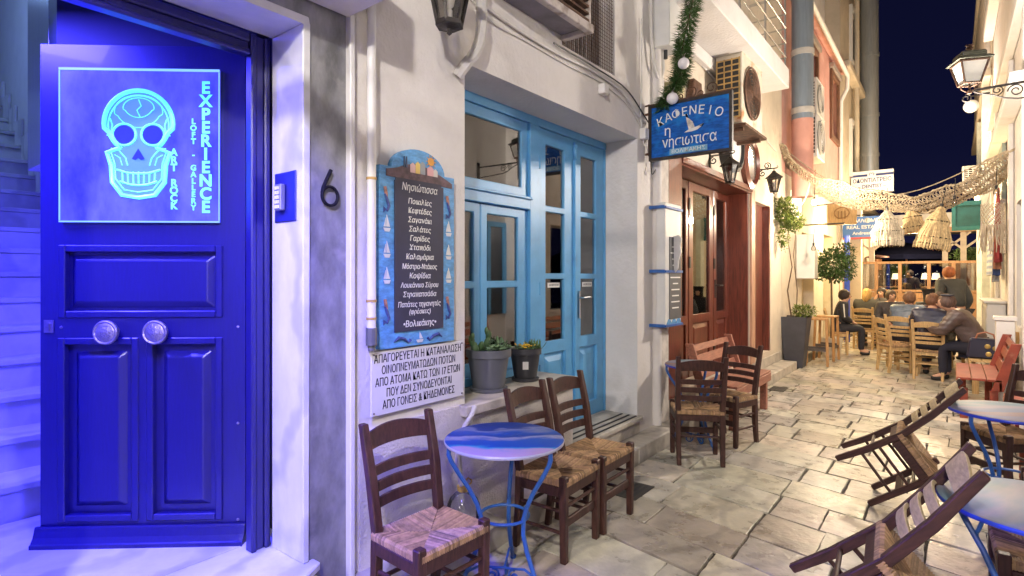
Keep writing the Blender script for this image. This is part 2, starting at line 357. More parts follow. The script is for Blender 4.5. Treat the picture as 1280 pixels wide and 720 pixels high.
# lobby
LWALL = M('lobby_white_wall', (.62,.62,.62), .7, var=.05)
b = mb(); b.box(-3.8, -2.622, -1.2, 1.5, .18, .284); P('lobby_floor', b, WHITEMARB)
b = mb(); b.box(-3.30, -2.61, 1.46, 1.52, .28, 3.1); b.box(-3.6, -2.61, -1.2, 1.45, 3.65, 3.7); wp = [(-2.71, 1.40), (-3.44, .775), (-3.695, .80), (-3.695, 1.455), (-2.71, 1.455)]; b.add([(x, y, 2.2) for x, y in wp]+[(x, y, 3.6) for x, y in wp], [(4,3,2,1,0), (5,6,7,8,9)]+[(i, (i+1) % 5, 5+(i+1) % 5, 5+i) for i in range(5)]); P('lobby_partition', b, DARKBLUE)
b = mb(); b.box(-9.5, -3.31, 1.40, 1.45, .28, 6); b.box(-9.5, -2.6, -1.26, -1.2, .28, 6); b.box(-9.56, -9.5, -1.2, 1.40, .28, 6); P('stairwell_wall', b, LWALL)
b = mb()
for k in range(19):
    x1 = -3.82-.28*k; z = .285+.185*(k+1)
    b.box(x1-.30, x1+.02, -1.198, 1.395, z-.035, z); b.box(x1-.30, x1, -1.198, 1.395, z-.30, z-.0352)
P('staircase', b, WHITEMARB, bevel=.004)
b = mb()
for k in range(0, 19):
    x1 = -3.82-.28*k; z = .285+.185*(k+1); b.box(x1-.188, x1+.09, 1.375, 1.3955, z+.001, z+.26)
P('stair_skirting', b, WHITEMARB)
b = mb(); b.box(-4.14, -3.70, .80, 1.39, 2.15, 5); P('steel_panel', b, STEEL, bevel=.004)

# the open door leaf (child of the building), hinge at its local origin, outer face +y

DPAN = [(.116, .85, 1.077, 1.396), (.117, .447, .115, .958), (.507, .853, .115, .958)]
def door_leaf():
    w, h, y0, y1 = .948, 2.355, -.022, .014
    holes = DPAN
    b = mb(); b.plate(0, w, 0, h, y0, y1, holes + [(.116, .85, 1.52, 2.235)])
    return b, holes
b, _h = door_leaf()
DOOR = b.build('door', NAVYPAINT, G, bevel=.004)
DOOR.location = (-2.665+2.4, 1.326-.8, .288); DOOR.rotation_euler = (0, 0, RAD(220.6)); DOOR['label'] = 'open navy door leaf with two round knobs and glowing acrylic sign'
def DP(name, b, m, **k): return b.build(name, m, DOOR, **k)
b = mb()
for (x0, x1, z0, z1) in DPAN:
    b.box(x0-.002, x1+.002, -.018, -.010, z0-.002, z1+.002)
    for q in ((x0-.012, x0+.02, z0-.012, z1+.012), (x1-.02, x1+.012, z0-.012, z1+.012), (x0+.021, x1-.021, z1-.02, z1+.012), (x0+.021, x1-.021, z0-.012, z0+.02)): b.box(q[0], q[1], -.012, .023, q[2], q[3])
    e = .055 if z0 < 1 else .035
    x2, x3, z2, z3 = x0+e, x1-e, z0+e, z1-e; f = .028
    b.add([(x2,-.009,z2),(x3,-.009,z2),(x3,-.009,z3),(x2,-.009,z3),(x2+f,.012,z2+f),(x3-f,.012,z2+f),(x3-f,.012,z3-f),(x2+f,.012,z3-f)], [(4,5,6,7),(0,1,5,4),(1,2,6,5),(2,3,7,6),(3,0,4,7)])
DP('door_panel', b, NAVYPAINT, bevel=.004)
b = mb(); b.box(.112, .854, -.012, -.004, 1.515, 2.24); DP('backing_panel', b, NAVYPAINT)
b = mb(); pr = [(.015,.088),(.03,.09),(.034,.082),(.036,.07),(.044,.045),(.058,.022),(.066,.018),(.066,-.002),(.062,-.004),(.015,-.004)]
n = len(pr); b.add([(-.005, y, z-.004) for y, z in pr]+[(.960, y, z-.004) for y, z in pr], [tuple(range(n-1,-1,-1)), tuple(range(n,2*n))]+[(i,(i+1)%n,n+(i+1)%n,n+i) for i in range(n)])
DP('weather_board', b, NAVYPAINT)
for kx in (.610, .387):
    b = mb(TR(kx, .014, 1.0) @ RX(-PI/2)); b.lathe([(.026,0),(.026,.03),(.034,.034),(.050,.040),(.056,.050),(.056,.064),(.051,.069),(.044,.066),(.040,.068),(0,.073)], 32); DP('knob', b, CHROME, smooth=True)
b = mb(); b.box(.885, .928, .013, .019, .995, 1.055); b.tube([(.907,.017,1.035),(.907,.026,1.035)], .010, 12); b.box(.901,.913,.018,.024,1.005,1.035); DP('keyhole_plate', b, CHROME)
for (sx, sz) in ((.035, 1.02), (.035, .56), (.035, .10), (.852, 1.02)):
    b = mb(TR(sx, .014, sz) @ RX(-PI/2)); b.lathe([(.007,0),(.006,.004),(0,.006)], 10); DP('screw', b, CHROME, smooth=True)

# glowing acrylic sign fixed to the door: engraved, lit from its edges
def emitmat(name, col, s, base=(.1,.1,.3)): return M(name, base, .3, var=.05, emit=col, es=s)
AC_BACK = M('edge_lit_acrylic', (.030,.034,.46), .2, vs=5, col2=(.12,.135,.80), stretch=(1,1,.5), emit=(.115,.12,.95), es=.62)
_nt = AC_BACK.node_tree; _nt.links.new([n for n in _nt.nodes if n.type == 'VALTORGB'][0].outputs[0], _nt.nodes['Principled BSDF'].inputs['Emission Color'])
CYAN = emitmat('engraved_cyan_glow', (.10,.82,1.0), .92, (.2,.6,.7)); CYANDIM = emitmat('engraved_soft_glow', (.09,.30,.92), .62, (.1,.2,.6)); EDGE = emitmat('acrylic_edge_glow', (.26,.62,1.0), .95)
SG = thing('acrylic_sign', 'glowing edge-lit square acrylic sign engraved with pale cyan skull on navy door', 'sign', (0,0,0))
Wd = worldmat(DOOR); SG.location = Wd.translation; SG.rotation_euler = DOOR.rotation_euler
def sp(px, py): return ((308-px)/266, (672-py)/260)     # sign layout measured in the door's own plane
def SGB(name, b, m, **k): return b.build(name, m, SG, **k)
x0, z1 = sp(278, 90); x1, z0 = sp(82, 278)
b = mb(); b.box(x0, x1, .018, .030, z0, z1); SGB('acrylic_panel', b, AC_BACK, bevel=.002)
b = mb(); b.box(x0, x1, .0305, .034, z1-.010, z1+.001); b.box(x0, x1, .0305, .034, z0-.001, z0+.006); b.box(x1-.005, x1, .0305, .034, z0+.008, z1-.012); b.box(x0, x0+.004, .0305, .034, z0+.008, z1-.012); SGB('glowing_edge', b, EDGE)
cx, cz = sp(179, 180)
def ring(b, pts, r, y=.034): b.tube([(cx-x, y, cz+z) for x, z in pts], r, 6, closed=True)
def ell(a, c, ox, oz, n=30, t0=0, t1=2*PI): return [(ox+a*math.cos(t0+(t1-t0)*i/n), oz+c*math.sin(t0+(t1-t0)*i/n)) for i in range(n)]
# a plain, generic skull of about the same size
skull = []
for i in range(44):
    t = 2*PI*i/44; x = math.cos(t); z = math.sin(t); 
    skull.append((.158*x*(1 if z > -.2 else .80+.12*(1+z)), .15*z*(1.05 if z > 0 else 1.0)+.085))
jaw = [(-.118,-.03),(-.128,-.12),(-.105,-.20),(-.06,-.245),(0,-.255),(.06,-.245),(.105,-.20),(.128,-.12),(.118,-.03)]
outl = [p for p in skull if p[1] > -.035]
outl.sort(key=lambda p: math.atan2(p[0], p[1]-.05))
outl = outl+[(.145,-.05),(.125,-.11),(.12,-.19),(.075,-.25),(0,-.262),(-.075,-.25),(-.12,-.19),(-.125,-.11),(-.145,-.05)]
b = mb(); 
def fill(pts, y): 
    n = len(pts); mx_ = sum(p[0] for p in pts)/n; mz_ = sum(p[1] for p in pts)/n
    b.add([(cx-x, y, cz+z) for x, z in pts]+[(cx-mx_, y, cz+mz_)], [(i, (i+1) % n, n) for i in range(n)])
fill(outl, .0312); SGB('skull_fill', b, CYANDIM)
b = mb(); ring(b, outl, .010); ring(b, [(x*.88, z*.90) for x, z in outl], .003); ring(b, [(x*.70, z*.5+.10) for x, z in skull], .0022); ring(b, [(x*.45, z*.3+.135) for x, z in skull], .0022)
for sx in (-1, 1):
    ring(b, [(sx*x, z) for x, z in ell(.054,.051,.066,.035,24)], .005); b.tube([(cx-sx*x, .034, cz+z) for x, z in [(.145,.03),(.125,.045),(.12,.08),(.13,.11)]], .003, 6); b.tube([(cx-sx*x, .034, cz+z) for x, z in [(.125,-.03),(.09,-.04),(.06,-.075),(.05,-.11)]], .003, 6); b.tube([(cx-sx*x, .034, cz+z) for x, z in [(.11,-.06),(.085,-.075),(.075,-.11)]], .0022, 6)
b.tube([(cx-x, .034, cz+z) for x, z in [(0,.20),(.012,.17),(-.008,.15),(.006,.12)]], .0025, 6)
b.tube([(cx-x, .034, cz+z) for x, z in [(-.10,-.13),(-.05,-.145),(0,-.148),(.05,-.145),(.10,-.13)]], .005, 6); b.tube([(cx-x, .034, cz+z) for x, z in [(-.085,-.185),(-.04,-.20),(0,-.203),(.04,-.20),(.085,-.185)]], .005, 6)
for k in range(-3, 4): b.tube([(cx-k*.025, .034, cz-.14), (cx-k*.024, .034, cz-.195)], .0035, 6)
SGB('skull_outline', b, CYAN, smooth=True)
b = mb(); fill(ell(.046,.043,-.066,.035,24), .036); fill(ell(.046,.043,.066,.035,24), .0365); fill([(0,-.03),(.03,-.08),(.012,-.085),(0,-.075),(-.012,-.085),(-.03,-.08)], .0368); SGB('skull_hollows', b, M('sign_hollow', (.02,.03,.3), .3, emit=(.03,.04,.6), es=.5))
def vtext(name, word, px, py0, py1, size, m):
    xf0 = RZ(PI) @ RX(PI/2); n = len(word)
    a, za = sp(px, py0); _, zb = sp(px, py1); step = (za-zb)/n; parts = []
    ob = text(name, '\n'.join(word), size, TR(a, .033, za-step*.86) @ xf0, m, None, ext=.001, offset=.0032*size/.1, spacing=step/size)
    ob.parent = SG; return ob
vtext('vertical_lettering', 'EXPERIENCE', 261, 105, 268, .078, CYAN); vtext('vertical_lettering', 'LOFT - GALLERY', 246, 150, 264, .036, CYAN); vtext('vertical_lettering', 'ART ROCK', 222, 188, 263, .047, CYAN)

# keypad and house number
K = thing('entry_keypad', 'small keypad on a blue plate set in the white marble reveal', 'keypad', (-2.37, 1.362, 1.85))
b = mb(); b.box(-2.46, -2.285, 1.354, 1.3615, 1.795, 2.02); P('back_plate', b, M('blue_plate', (.012,.015,.12), .4), K, bevel=.003)
b = mb(); b.box(-2.42, -2.365, 1.328, 1.354, 1.845, 1.965); P('housing', b, M('keypad_grey', (.20,.20,.24), .4, .3), K, bevel=.005)
b = mb()
for i in range(2):
    for k in range(5): b.box(-2.412+i*.022, -2.396+i*.022, 1.324, 1.328, 1.855+k*.021, 1.870+k*.021)
P('buttons', b, WHITEPL, K)
b = mb(LW); b.tube([(1.497+.041*math.cos(t), 2.236, 1.915+.043*math.sin(t)) for t in [2*PI*i/28 for i in range(28)]], .0075, 6, closed=True); b.tube([(1.457,2.236,1.925),(1.462,2.236,1.95),(1.478,2.236,1.985),(1.502,2.236,2.035)], .0085, 6)
N6 = b.build('house_number', INK)
tag(N6, 'dark metal house number 6 on the grey marble pillar', 'house number')

# blue floodlight under the balcony that lights the doorway
F = thing('blue_floodlight', 'slim blue floodlight fixed under the gallery balcony', 'floodlight', (-1.7, .62, 2.72))
b = mb(); b.box(-2.22, -1.2, .56, .68, 2.712, 2.76); P('housing', b, DARKMETAL, F)
b = mb(); b.box(-2.15, -1.25, .58, .66, 2.706, 2.7115); P('tube', b, emitmat('blue_tube', (.1,.12,1), 3), F)

# ------------------------------------------------------------------ white cafe with blue joinery
C = thing('blue_door_cafe', 'whitewashed cafe building with light blue window and double door', 'building', (-2.5, 3.4, 0))
b = mb(LW); b.plate(1.62, 5.30, -.05, 8.5, 2.25, 2.62, [(2.41, 3.60, .77, 2.80), (3.60, 4.70, .28, 2.80), (3.45, 4.27, 3.245, 4.6)]); P('wall', b, PLASTER, C)
b = mb(LW); b.box(1.66, 2.40, 2.236, 2.25, .126, .80); b.box(2.40, 3.56, 2.236, 2.25, .126, .73); P('lower_render', b, PLASTER2, C)
b = mb(LW); b.box(2.36, 3.60, 2.19, 2.57, .735, .80); P('window_sill', b, STEPMARB, C, bevel=.008)
b = mb(LW); b.box(3.62, 4.72, 2.20, 2.57, .245, .285); b.box(3.62, 4.72, 2.235, 2.255, .126, .244); P('threshold', b, STEPMARB, C, bevel=.006)
b = mb(LW)
for k in range(3): b.box(3.66, 4.66, 2.235+k*.07, 2.252+k*.07, .286, .291)
P('anti_slip_strip', b, BLACK, C)
b = mb(LW); b.tube([(5.06, 2.22, .13), (5.06, 2.22, 2.6), (5.04, 2.22, 4.8)], .045, 12); P('drain_pipe', b, PLASTER, C, smooth=True)
b = mb(LW); b.box(5.12, 5.30, 2.20, 2.25, .126, 3.1); P('corner_pilaster', b, STONEW, C, bevel=.01)
# joinery
WF = mb(LW)
WF.box(2.41, 4.70, 2.565, 2.64, 2.735, 2.80); WF.box(3.482, 3.605, 2.56, 2.65, .285, 2.735); WF.box(2.41, 2.47, 2.565, 2.64, .80, 2.735); WF.box(2.47, 3.482, 2.555, 2.64, 2.06, 2.14); WF.box(2.46, 3.49, 2.535, 2.60, 2.135, 2.155)
WF.box(4.672, 4.699, 2.57, 2.64, .285, 2.735); WF.box(2.47, 3.482, 2.57, 2.64, .80, .86)
P('window_frame', WF, LBLUE, C, bevel=.005)
b = mb(LW); b.plate(2.47, 3.482, 2.14, 2.735, 2.585, 2.625, [(2.53, 3.40, 2.225, 2.655)]); fr = P('transom_window', b, LBLUE, C, bevel=.005)
b = mb(LW); b.box(2.52, 3.41, 2.60, 2.604, 2.22, 2.66); P('pane', b, GLASS, fr)
for (a, c, ga, gb) in ((2.47, 2.93, 2.51, 2.863), (2.934, 3.482, 3.007, 3.36)):
    b = mb(LW); b.plate(a+.002, c, .86, 2.058, 2.588, 2.63, [(ga, gb, 1.515, 1.99), (ga, gb, .95, 1.465)]); w = P('casement', b, LBLUE, C, bevel=.006)
    b = mb(LW); b.box(ga-.01, gb+.01, 2.606, 2.610, .94, 2.0); P('pane', b, GLASS, w)
for (a, c, ga, gb) in ((3.609, 4.140, 3.72, 3.993), (4.146, 4.670, 4.262, 4.525)):
    b = mb(LW); b.plate(a, c, .287, 2.733, 2.58, 2.628, [(ga, gb, 2.12, 2.61), (ga, gb, 1.572, 2.07), (ga, gb, 1.02, 1.525), (ga-.02, gb+.02, .42, .92)]); d = P('door', b, LBLUE, C, bevel=.006)
    b = mb(LW); b.box(ga-.01, gb+.01, 2.60, 2.604, 1.01, 2.62); P('pane', b, GLASS, d)
    b = mb(LW); b.box(ga-.025, gb+.025, 2.605, 2.62, .41, .93); x2, x3, z2, z3 = ga+.01, gb-.01, .45, .89; f = .04
    b.add([(x2,2.605,z2),(x3,2.605,z2),(x3,2.605,z3),(x2,2.605,z3),(x2+f,2.588,z2+f),(x3-f,2.588,z2+f),(x3-f,2.588,z3-f),(x2+f,2.588,z3-f)], [(4,5,6,7),(0,1,5,4),(1,2,6,5),(2,3,7,6),(3,0,4,7)]); P('raised_panel', b, LBLUE, d)
    b = mb(LW); b.box(ga+.05, gb-.05, 2.594, 2.599, 1.455, 1.495); st = P('door_sticker', b, WHITEPL, d)
    text('sticker_lettering', 'ΑΓΟΡΕΥΕΤΑΙ', .022, LW @ TR((ga+gb)/2, 2.593, 1.468) @ RX(PI/2), INK, d, ext=.0005)
b = mb(LW); b.box(4.13, 4.165, 2.555, 2.585, .30, 2.55); b.lathe([(.012,2.55),(.022,2.56),(.012,2.575),(.02,2.60),(.022,2.64),(.012,2.66),(.022,2.675),(.018,2.70)], 12, (4.147, 2.565, 0)); P('astragal', b, LBLUE, C, bevel=.003)
b = mb(LW); b.box(4.205, 4.225, 2.56, 2.58, 1.18, 1.42); b.tube([(4.215,2.565,1.36),(4.215,2.52,1.36),(4.30,2.51,1.365)], .009, 8); P('door_handle', b, STEEL, C, smooth=True)
for s, z in ((3.61, 2.45), (3.61, 1.45), (3.61, .8)):
    b = mb(LW); b.tube([(s, 2.565, z-.05), (s, 2.565, z+.05)], .012, 8); P('hinge', b, LBLUE, C)
# room behind the glass
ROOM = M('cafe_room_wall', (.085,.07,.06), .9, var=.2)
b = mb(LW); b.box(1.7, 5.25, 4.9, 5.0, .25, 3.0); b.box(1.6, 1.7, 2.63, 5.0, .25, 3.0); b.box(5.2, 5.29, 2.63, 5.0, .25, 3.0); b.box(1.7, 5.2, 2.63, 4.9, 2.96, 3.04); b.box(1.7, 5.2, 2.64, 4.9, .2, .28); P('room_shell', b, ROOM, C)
b = mb(LW)
for i in range(14): b.lathe([(.022,.95),(.018,2.04)], 8, (2.62+i*.026, 2.72+.012*math.sin(i*1.9), 0))
tag(b.build('curtain', M('tan_curtain', (.42,.30,.18), .9), None, smooth=True), 'tan curtain hanging behind the left pane of the blue window', 'curtain')
q = thing('picture_frame', 'black framed picture on the wall inside the blue window', 'picture', (LW @ Vector((3.98, 4.88, 1.6)))[:])
b = mb(LW); b.plate(3.72, 4.25, 1.45, 2.05, 4.84, 4.88, [(3.76, 4.21, 1.49, 2.01)]); P('frame', b, BLACK, q)
b = mb(LW); b.box(3.76, 4.21, 4.86, 4.87, 1.49, 2.01); P('print', b, M('picture_print', (.30,.27,.22), .6, var=.6, vs=9), q)
q = thing('counter', 'dark counter standing inside the blue cafe window', 'counter', (LW @ Vector((3.5, 4.0, .28)))[:])
b = mb(LW); b.box(3.2, 4.6, 3.9, 4.4, .28, 1.1); P('body', b, REDWOOD, q); b = mb(LW); b.box(3.15, 4.65, 3.85, 4.45, 1.1, 1.15); P('top', b, DARKWOOD, q)
b = mb(LW @ TR(3.42, 4.0, 1.15)); b.lathe([(.036,0),(.038,.16),(.014,.22),(.014,.28)], 14); tag(b.build('bottle', M('dark_bottle', (.02,.03,.02), .1), smooth=True), 'dark bottle standing on the counter behind the blue window', 'bottle')
# upper mesh window and box unit
q = thing('mesh_screen', 'rusty wire mesh screen over the upper cafe window', 'screen', (LW @ Vector((3.86, 2.25, 3.245)))[:])
b = mb(LW)
for i in range(28): b.box(3.45+i*.03, 3.453+i*.03, 2.262, 2.265, 3.245, 4.6)
for k in range(46): b.box(3.45, 4.27, 2.266, 2.268, 3.245+k*.03, 3.248+k*.03)
P('mesh', b, RUSTIRON, q)
b = mb(LW)
for i in range(13): b.box(3.455+i*.063, 3.50+i*.063, 2.40, 2.44, 3.25, 4.6)
P('slats', b, M('grey_slats', (.20,.18,.18), .7, var=.3), q)
q = thing('wall_air_unit', 'weathered boxed air unit with louvred front above the blue door', 'air unit', (LW @ Vector((3.1, 2.2, 3.27)))[:])
b = mb(LW); b.box(2.62, 3.48, 2.00, 2.05, 3.27, 3.33); b.box(2.62, 2.67, 2.052, 2.248, 3.27, 3.33); b.box(3.43, 3.48, 2.052, 2.248, 3.27, 3.33); b.box(2.60, 3.50, 2.02, 2.24, 3.80, 3.86); b.box(3.455, 3.48, 2.02, 2.2, 3.34, 3.79); b.box(2.62, 2.65, 2.02, 2.24, 3.34, 3.79); P('casing', b, M('weathered_casing', (.50,.45,.42), .7, dirt=((.25,.2,.17), 9, .5)), q, bevel=.004)
b = mb(LW); b.box(2.675, 3.425, 2.055, 2.24, 3.30, 3.312); P('base_tray', b, M('grey_tray', (.16,.15,.17), .6, var=.3), q)
b = mb(LW)
for k in range(9): b.box(2.66, 3.45, 2.022, 2.06, 3.35+k*.05, 3.365+k*.05)
P('louvre', b, RUSTIRON, q)

# plinth step along the left wall
b = mb(LW); random.seed(8); s = 1.60
while s < 10.3:
    l = random.uniform(.8, 1.5); e = min(s+l, 10.3); b.box(s+.003, e-.003, 2.045, 2.30, -.03, .126+random.uniform(-.003, .003)); s = e
struct(b.build('kerb_step', STEPMARB, bevel=.008))

# ------------------------------------------------------------------ kafenio with the wooden doors
Kf = thing('wooden_door_cafe', 'cream cafe building with red varnished wooden doors and balcony', 'building', (-2.5, 7.5, 0))
b = mb(LW); b.plate(5.305, 10.38, -.05, 8.5, 2.30, 2.68, [(5.44, 8.45, .28, 2.82), (8.65, 9.62, .36, 2.66)]); P('wall', b, CREAM, Kf)
b = mb(LW); b.box(5.31, 10.3, 2.285, 2.64, .126, .278); P('threshold', b, STEPMARB, Kf, bevel=.006)
b = mb(LW); b.box(5.44, 5.80, 2.262, 2.60, .285, 2.815); b.box(5.80, 8.46, 2.275, 2.60, 2.735, 2.818); b.box(5.80, 8.46, 2.25, 2.275, 2.755, 2.83); b.box(8.40, 8.45, 2.31, 2.60, .285, 2.735); P('door_surround', b, REDWOOD, Kf, bevel=.006)
b = mb(LW); b.box(8.455, 8.64, 2.268, 2.30, .28, 2.80); P('pale_jamb', b, PALEWOOD, Kf, bevel=.005)
b = mb(LW); b.box(8.65, 9.62, 2.40, 2.44, .36, 2.66); b.box(9.56, 9.62, 2.305, 2.40, .36, 2.66); P('wood_panel', b, REDWOOD, Kf)
for i, (a, c, ga, gb) in enumerate(((5.81, 6.80, 5.95, 6.72), (6.83, 7.72, 6.97, 7.58), (7.75, 8.395, 7.86, 8.27))):
    b = mb(LW); b.plate(a, c, .287, 2.73, 2.575, 2.625, [(ga, gb, 1.06, 2.62), (ga, gb, .42, .95)]); d = P('door', b, REDWOOD, Kf, bevel=.006)
    b = mb(LW); b.box(ga-.01, gb+.01, 2.598, 2.602, 1.05, 2.63); P('pane', b, GLASSW, d)
    b = mb(LW); x2, x3, z2, z3 = ga+.02, gb-.02, .44, .93; f = .05; b.box(ga-.01, gb+.01, 2.603, 2.617, .41, .96)
    b.add([(x2,2.603,z2),(x3,2.603,z2),(x3,2.603,z3),(x2,2.603,z3),(x2+f,2.583,z2+f),(x3-f,2.583,z2+f),(x3-f,2.583,z3-f),(x2+f,2.583,z3-f)], [(4,5,6,7),(0,1,5,4),(1,2,6,5),(2,3,7,6),(3,0,4,7)]); P('raised_panel', b, REDWOOD, d)
    for z in (2.45, 1.72, .62):
        b = mb(LW); b.box(a-.02, a+.03, 2.56, 2.576, z-.07, z+.07); P('hinge', b, DARKMETAL, d)
b = mb(LW); b.box(7.77, 7.80, 2.56, 2.575, 1.25, 1.5); b.tube([(7.785,2.565,1.42),(7.785,2.51,1.42),(7.90,2.50,1.42)], .010, 8); P('door_handle', b, DARKMETAL, Kf, smooth=True)
b = mb(LW); b.box(5.4, 10.3, 4.6, 4.7, .1, 3.2); P('stone_back_wall', b, STONEW, Kf)  # stone stands in for the wall mirrored in the door panes
lamp('cafe_inner_fill', (-3.6, 7.6, 2.75), 260, (1, .74, .48), .10)  # added light that makes the room show through the wooden door glass
q = thing('added_ceiling_lamp', 'small round ceiling lamp added to brighten the wooden door cafe inside', 'lamp', (-3.6, 7.6, 2.85)); b = mb(); b.lathe([(.12,2.86),(.12,2.9),(.02,2.92),(.02,3.2)], 16, (-3.6,7.6,0)); P('shade', b, WHITEPL, q)  # fixture added to go with the inner fill
b = mb(LW); b.box(5.35, 10.3, 2.69, 6, .05, .12); b.box(5.35, 10.3, 2.69, 6, 3.2, 3.26); b.box(5.32, 5.4, 2.69, 6, .1, 3.2); b.box(10.28, 10.36, 2.69, 6, .1, 3.2); P('room_shell', b, M('dim_room', (.16,.11,.07), .9), Kf)
# balcony with stepped slab and steel railing
b = mb(LW); b.box(5.15, 8.42, 1.77, 2.30, 4.13, 4.40); b.box(5.15, 8.62, 2.215, 2.30, 3.98, 4.125); P('balcony_slab', b, PLASTER, Kf, bevel=.01)
b = mb(LW)
for z in (4.55, 4.75, 4.95, 5.15, 5.40): b.tube([(5.15, 1.80, z), (8.36, 1.80, z), (8.38, 1.82, z), (8.38, 2.28, z)], .011 if z < 5.3 else .02, 8)
for s in (5.2, 6.25, 7.3, 8.34): b.box(s, s+.04, 1.80, 1.815, 4.38, 5.42)
P('balcony_railing', b, STEEL, Kf, smooth=True)
b = mb(LW); b.box(6.3, 7.4, 2.29, 2.31, 4.42, 6.6); P('balcony_door', b, M('pale_blue_shutter', (.50,.58,.66), .5), Kf)
b = mb(LW); b.tube([(6.2, 2.28, 4.02), (9.9, 2.28, 3.6)], .012, 6); P('conduit', b, CABLE, Kf)

# far left row: pink house, beige house
PH = thing('pink_house', 'pink house with brown shutters beyond the wooden door cafe', 'house', (-2.5, 13, 0))
b = mb(LW); b.plate(10.385, 16.5, 3.35, 6.9, 2.30, 2.7, [(12.75, 13.4, 4.75, 6.25), (15.2, 16.2, 4.9, 6.4)]); P('wall', b, PINK, PH)
b = mb(LW); b.plate(10.385, 16.5, -.05, 3.345, 2.30, 2.7, [(12.0, 13.2, .05, 2.4), (14.3, 15.6, .05, 2.5)]); P('ground_wall', b, CREAM, PH)
b = mb(LW); b.box(10.385, 17, 2.62, 2.9, 6.9, 10.5); P('upper_wall', b, PLASTER, PH)
for (a, c, z0, z1) in ((12.75, 13.4, 4.75, 6.25), (15.2, 16.2, 4.9, 6.4)):
    b = mb(LW); b.plate(a-.08, c+.08, z0-.08, z1+.08, 2.24, 2.30, [(a+.05, c-.05, z0+.05, z1-.05)]); w = P('window', b, M('brown_shutter_wood', (.15,.07,.04), .6), PH, bevel=.008)
    b = mb(LW)
    for k in range(22): b.box(a, c, 2.40, 2.42, z0+.03+k*(z1-z0)/22, z0+.08+k*(z1-z0)/22)
    P('shutter', b, M('brown_slats', (.17,.08,.05), .6), w)
    b = mb(LW); b.box(a-.14, c+.14, 2.20, 2.30, z1+.09, z1+.20); P('hood', b, M('grey_hood', (.30,.25,.22), .8), w)
b = mb(LW); b.box(10.4, 16.6, 2.12, 2.30, 6.72, 6.9); P('cornice', b, PINK, PH, bevel=.02)
b = mb(LW); b.tube([(10.6, 2.08, 6.70), (16.3, 2.08, 6.6), (16.4, 2.10, 6.3), (16.4, 2.24, 6.0), (16.4, 2.26, 3.2)], .05, 10); P('gutter', b, WHITEPL, PH, smooth=True)
for (a, c, z1) in ((12.0, 13.2, 2.4), (14.3, 15.6, 2.5)):
    b = mb(LW); b.box(a, c, 2.5, 2.55, .05, z1); P('door', b, M('pale_shop_door', (.55,.45,.30), .5), PH)
BH = thing('beige_house', 'tall beige house at the far end of the left row', 'house', (-2.5, 19.5, 0))
b = mb(LW); b.plate(16.52, 23.4, -.05, 12, 2.28, 2.7, [(18.2, 19.2, 4.4, 5.9), (21, 22, 4.4, 5.9), (18.2, 19.2, 7.6, 9.1), (17.0, 18.4, .05, 2.4)]); P('wall', b, BEIGE, BH)
for (a, c, z0, z1) in ((18.2, 19.2, 4.4, 5.9), (21, 22, 4.4, 5.9), (18.2, 19.2, 7.6, 9.1)):
    b = mb(LW); b.plate(a-.05, c+.05, z0-.05, z1+.05, 2.20, 2.28, [(a+.06, c-.06, z0+.06, z1-.06)]); w = P('window', b, WHITEPL, BH)
    b = mb(LW); b.box(a, c, 2.38, 2.40, z0, z1); P('pane', b, M('dark_pane', (.06,.07,.09), .15), w)
b = mb(LW)
for z in (3.6, 6.9, 10.2): b.box(16.52, 23.5, 2.06, 2.28, z, z+.18)
P('cornice', b, BEIGE, BH, bevel=.02)
b = mb(LW); b.box(17.0, 18.4, 2.45, 2.5, .05, 2.4); P('door', b, M('far_door', (.25,.12,.07), .5), BH)

def duct(name, label, s, D_, r, z0, z1, m, bands, bm):
    q = thing(name, label, 'duct', (LW @ Vector((s, D_, z0)))[:], group='exhaust ducts up the left facades')
    b = mb(LW); b.tube([(s, D_, z0), (s, D_, z1)], r, 24); P('pipe', b, m, q, smooth=True)
    for z in bands:
        b = mb(LW); b.tube([(s, D_, z-.05), (s, D_, z+.05)], r*1.07, 24); P('band', b, bm, q, smooth=True)
    return q
q = duct('exhaust_duct', 'thick blue-grey exhaust duct with white bands beside the pink house', 10.6, 2.02, .17, 4.22, 9, DUCT, (4.36, 5.35, 6.35, 7.5), M('duct_band', (.45,.44,.42), .6))
b = mb(LW); b.tube([(10.6, 2.02, 2.9), (10.6, 2.02, 4.22)], .168, 24); P('pink_section', b, PINK, q, smooth=True)
duct('exhaust_duct', 'slim pale grey metal duct on the tall beige house', 20.0, 1.98, .24, 4.3, 12, DUCT2, (5.2, 6.4, 8.2, 10), DUCT2)
b = mb(LW); b.tube([(18.6, 2.15, 3.2), (18.6, 2.15, 12)], .07, 10); tag(b.build('drain_pipe', BEIGE, smooth=True), 'thin beige drain pipe between pink and beige houses', 'pipe')

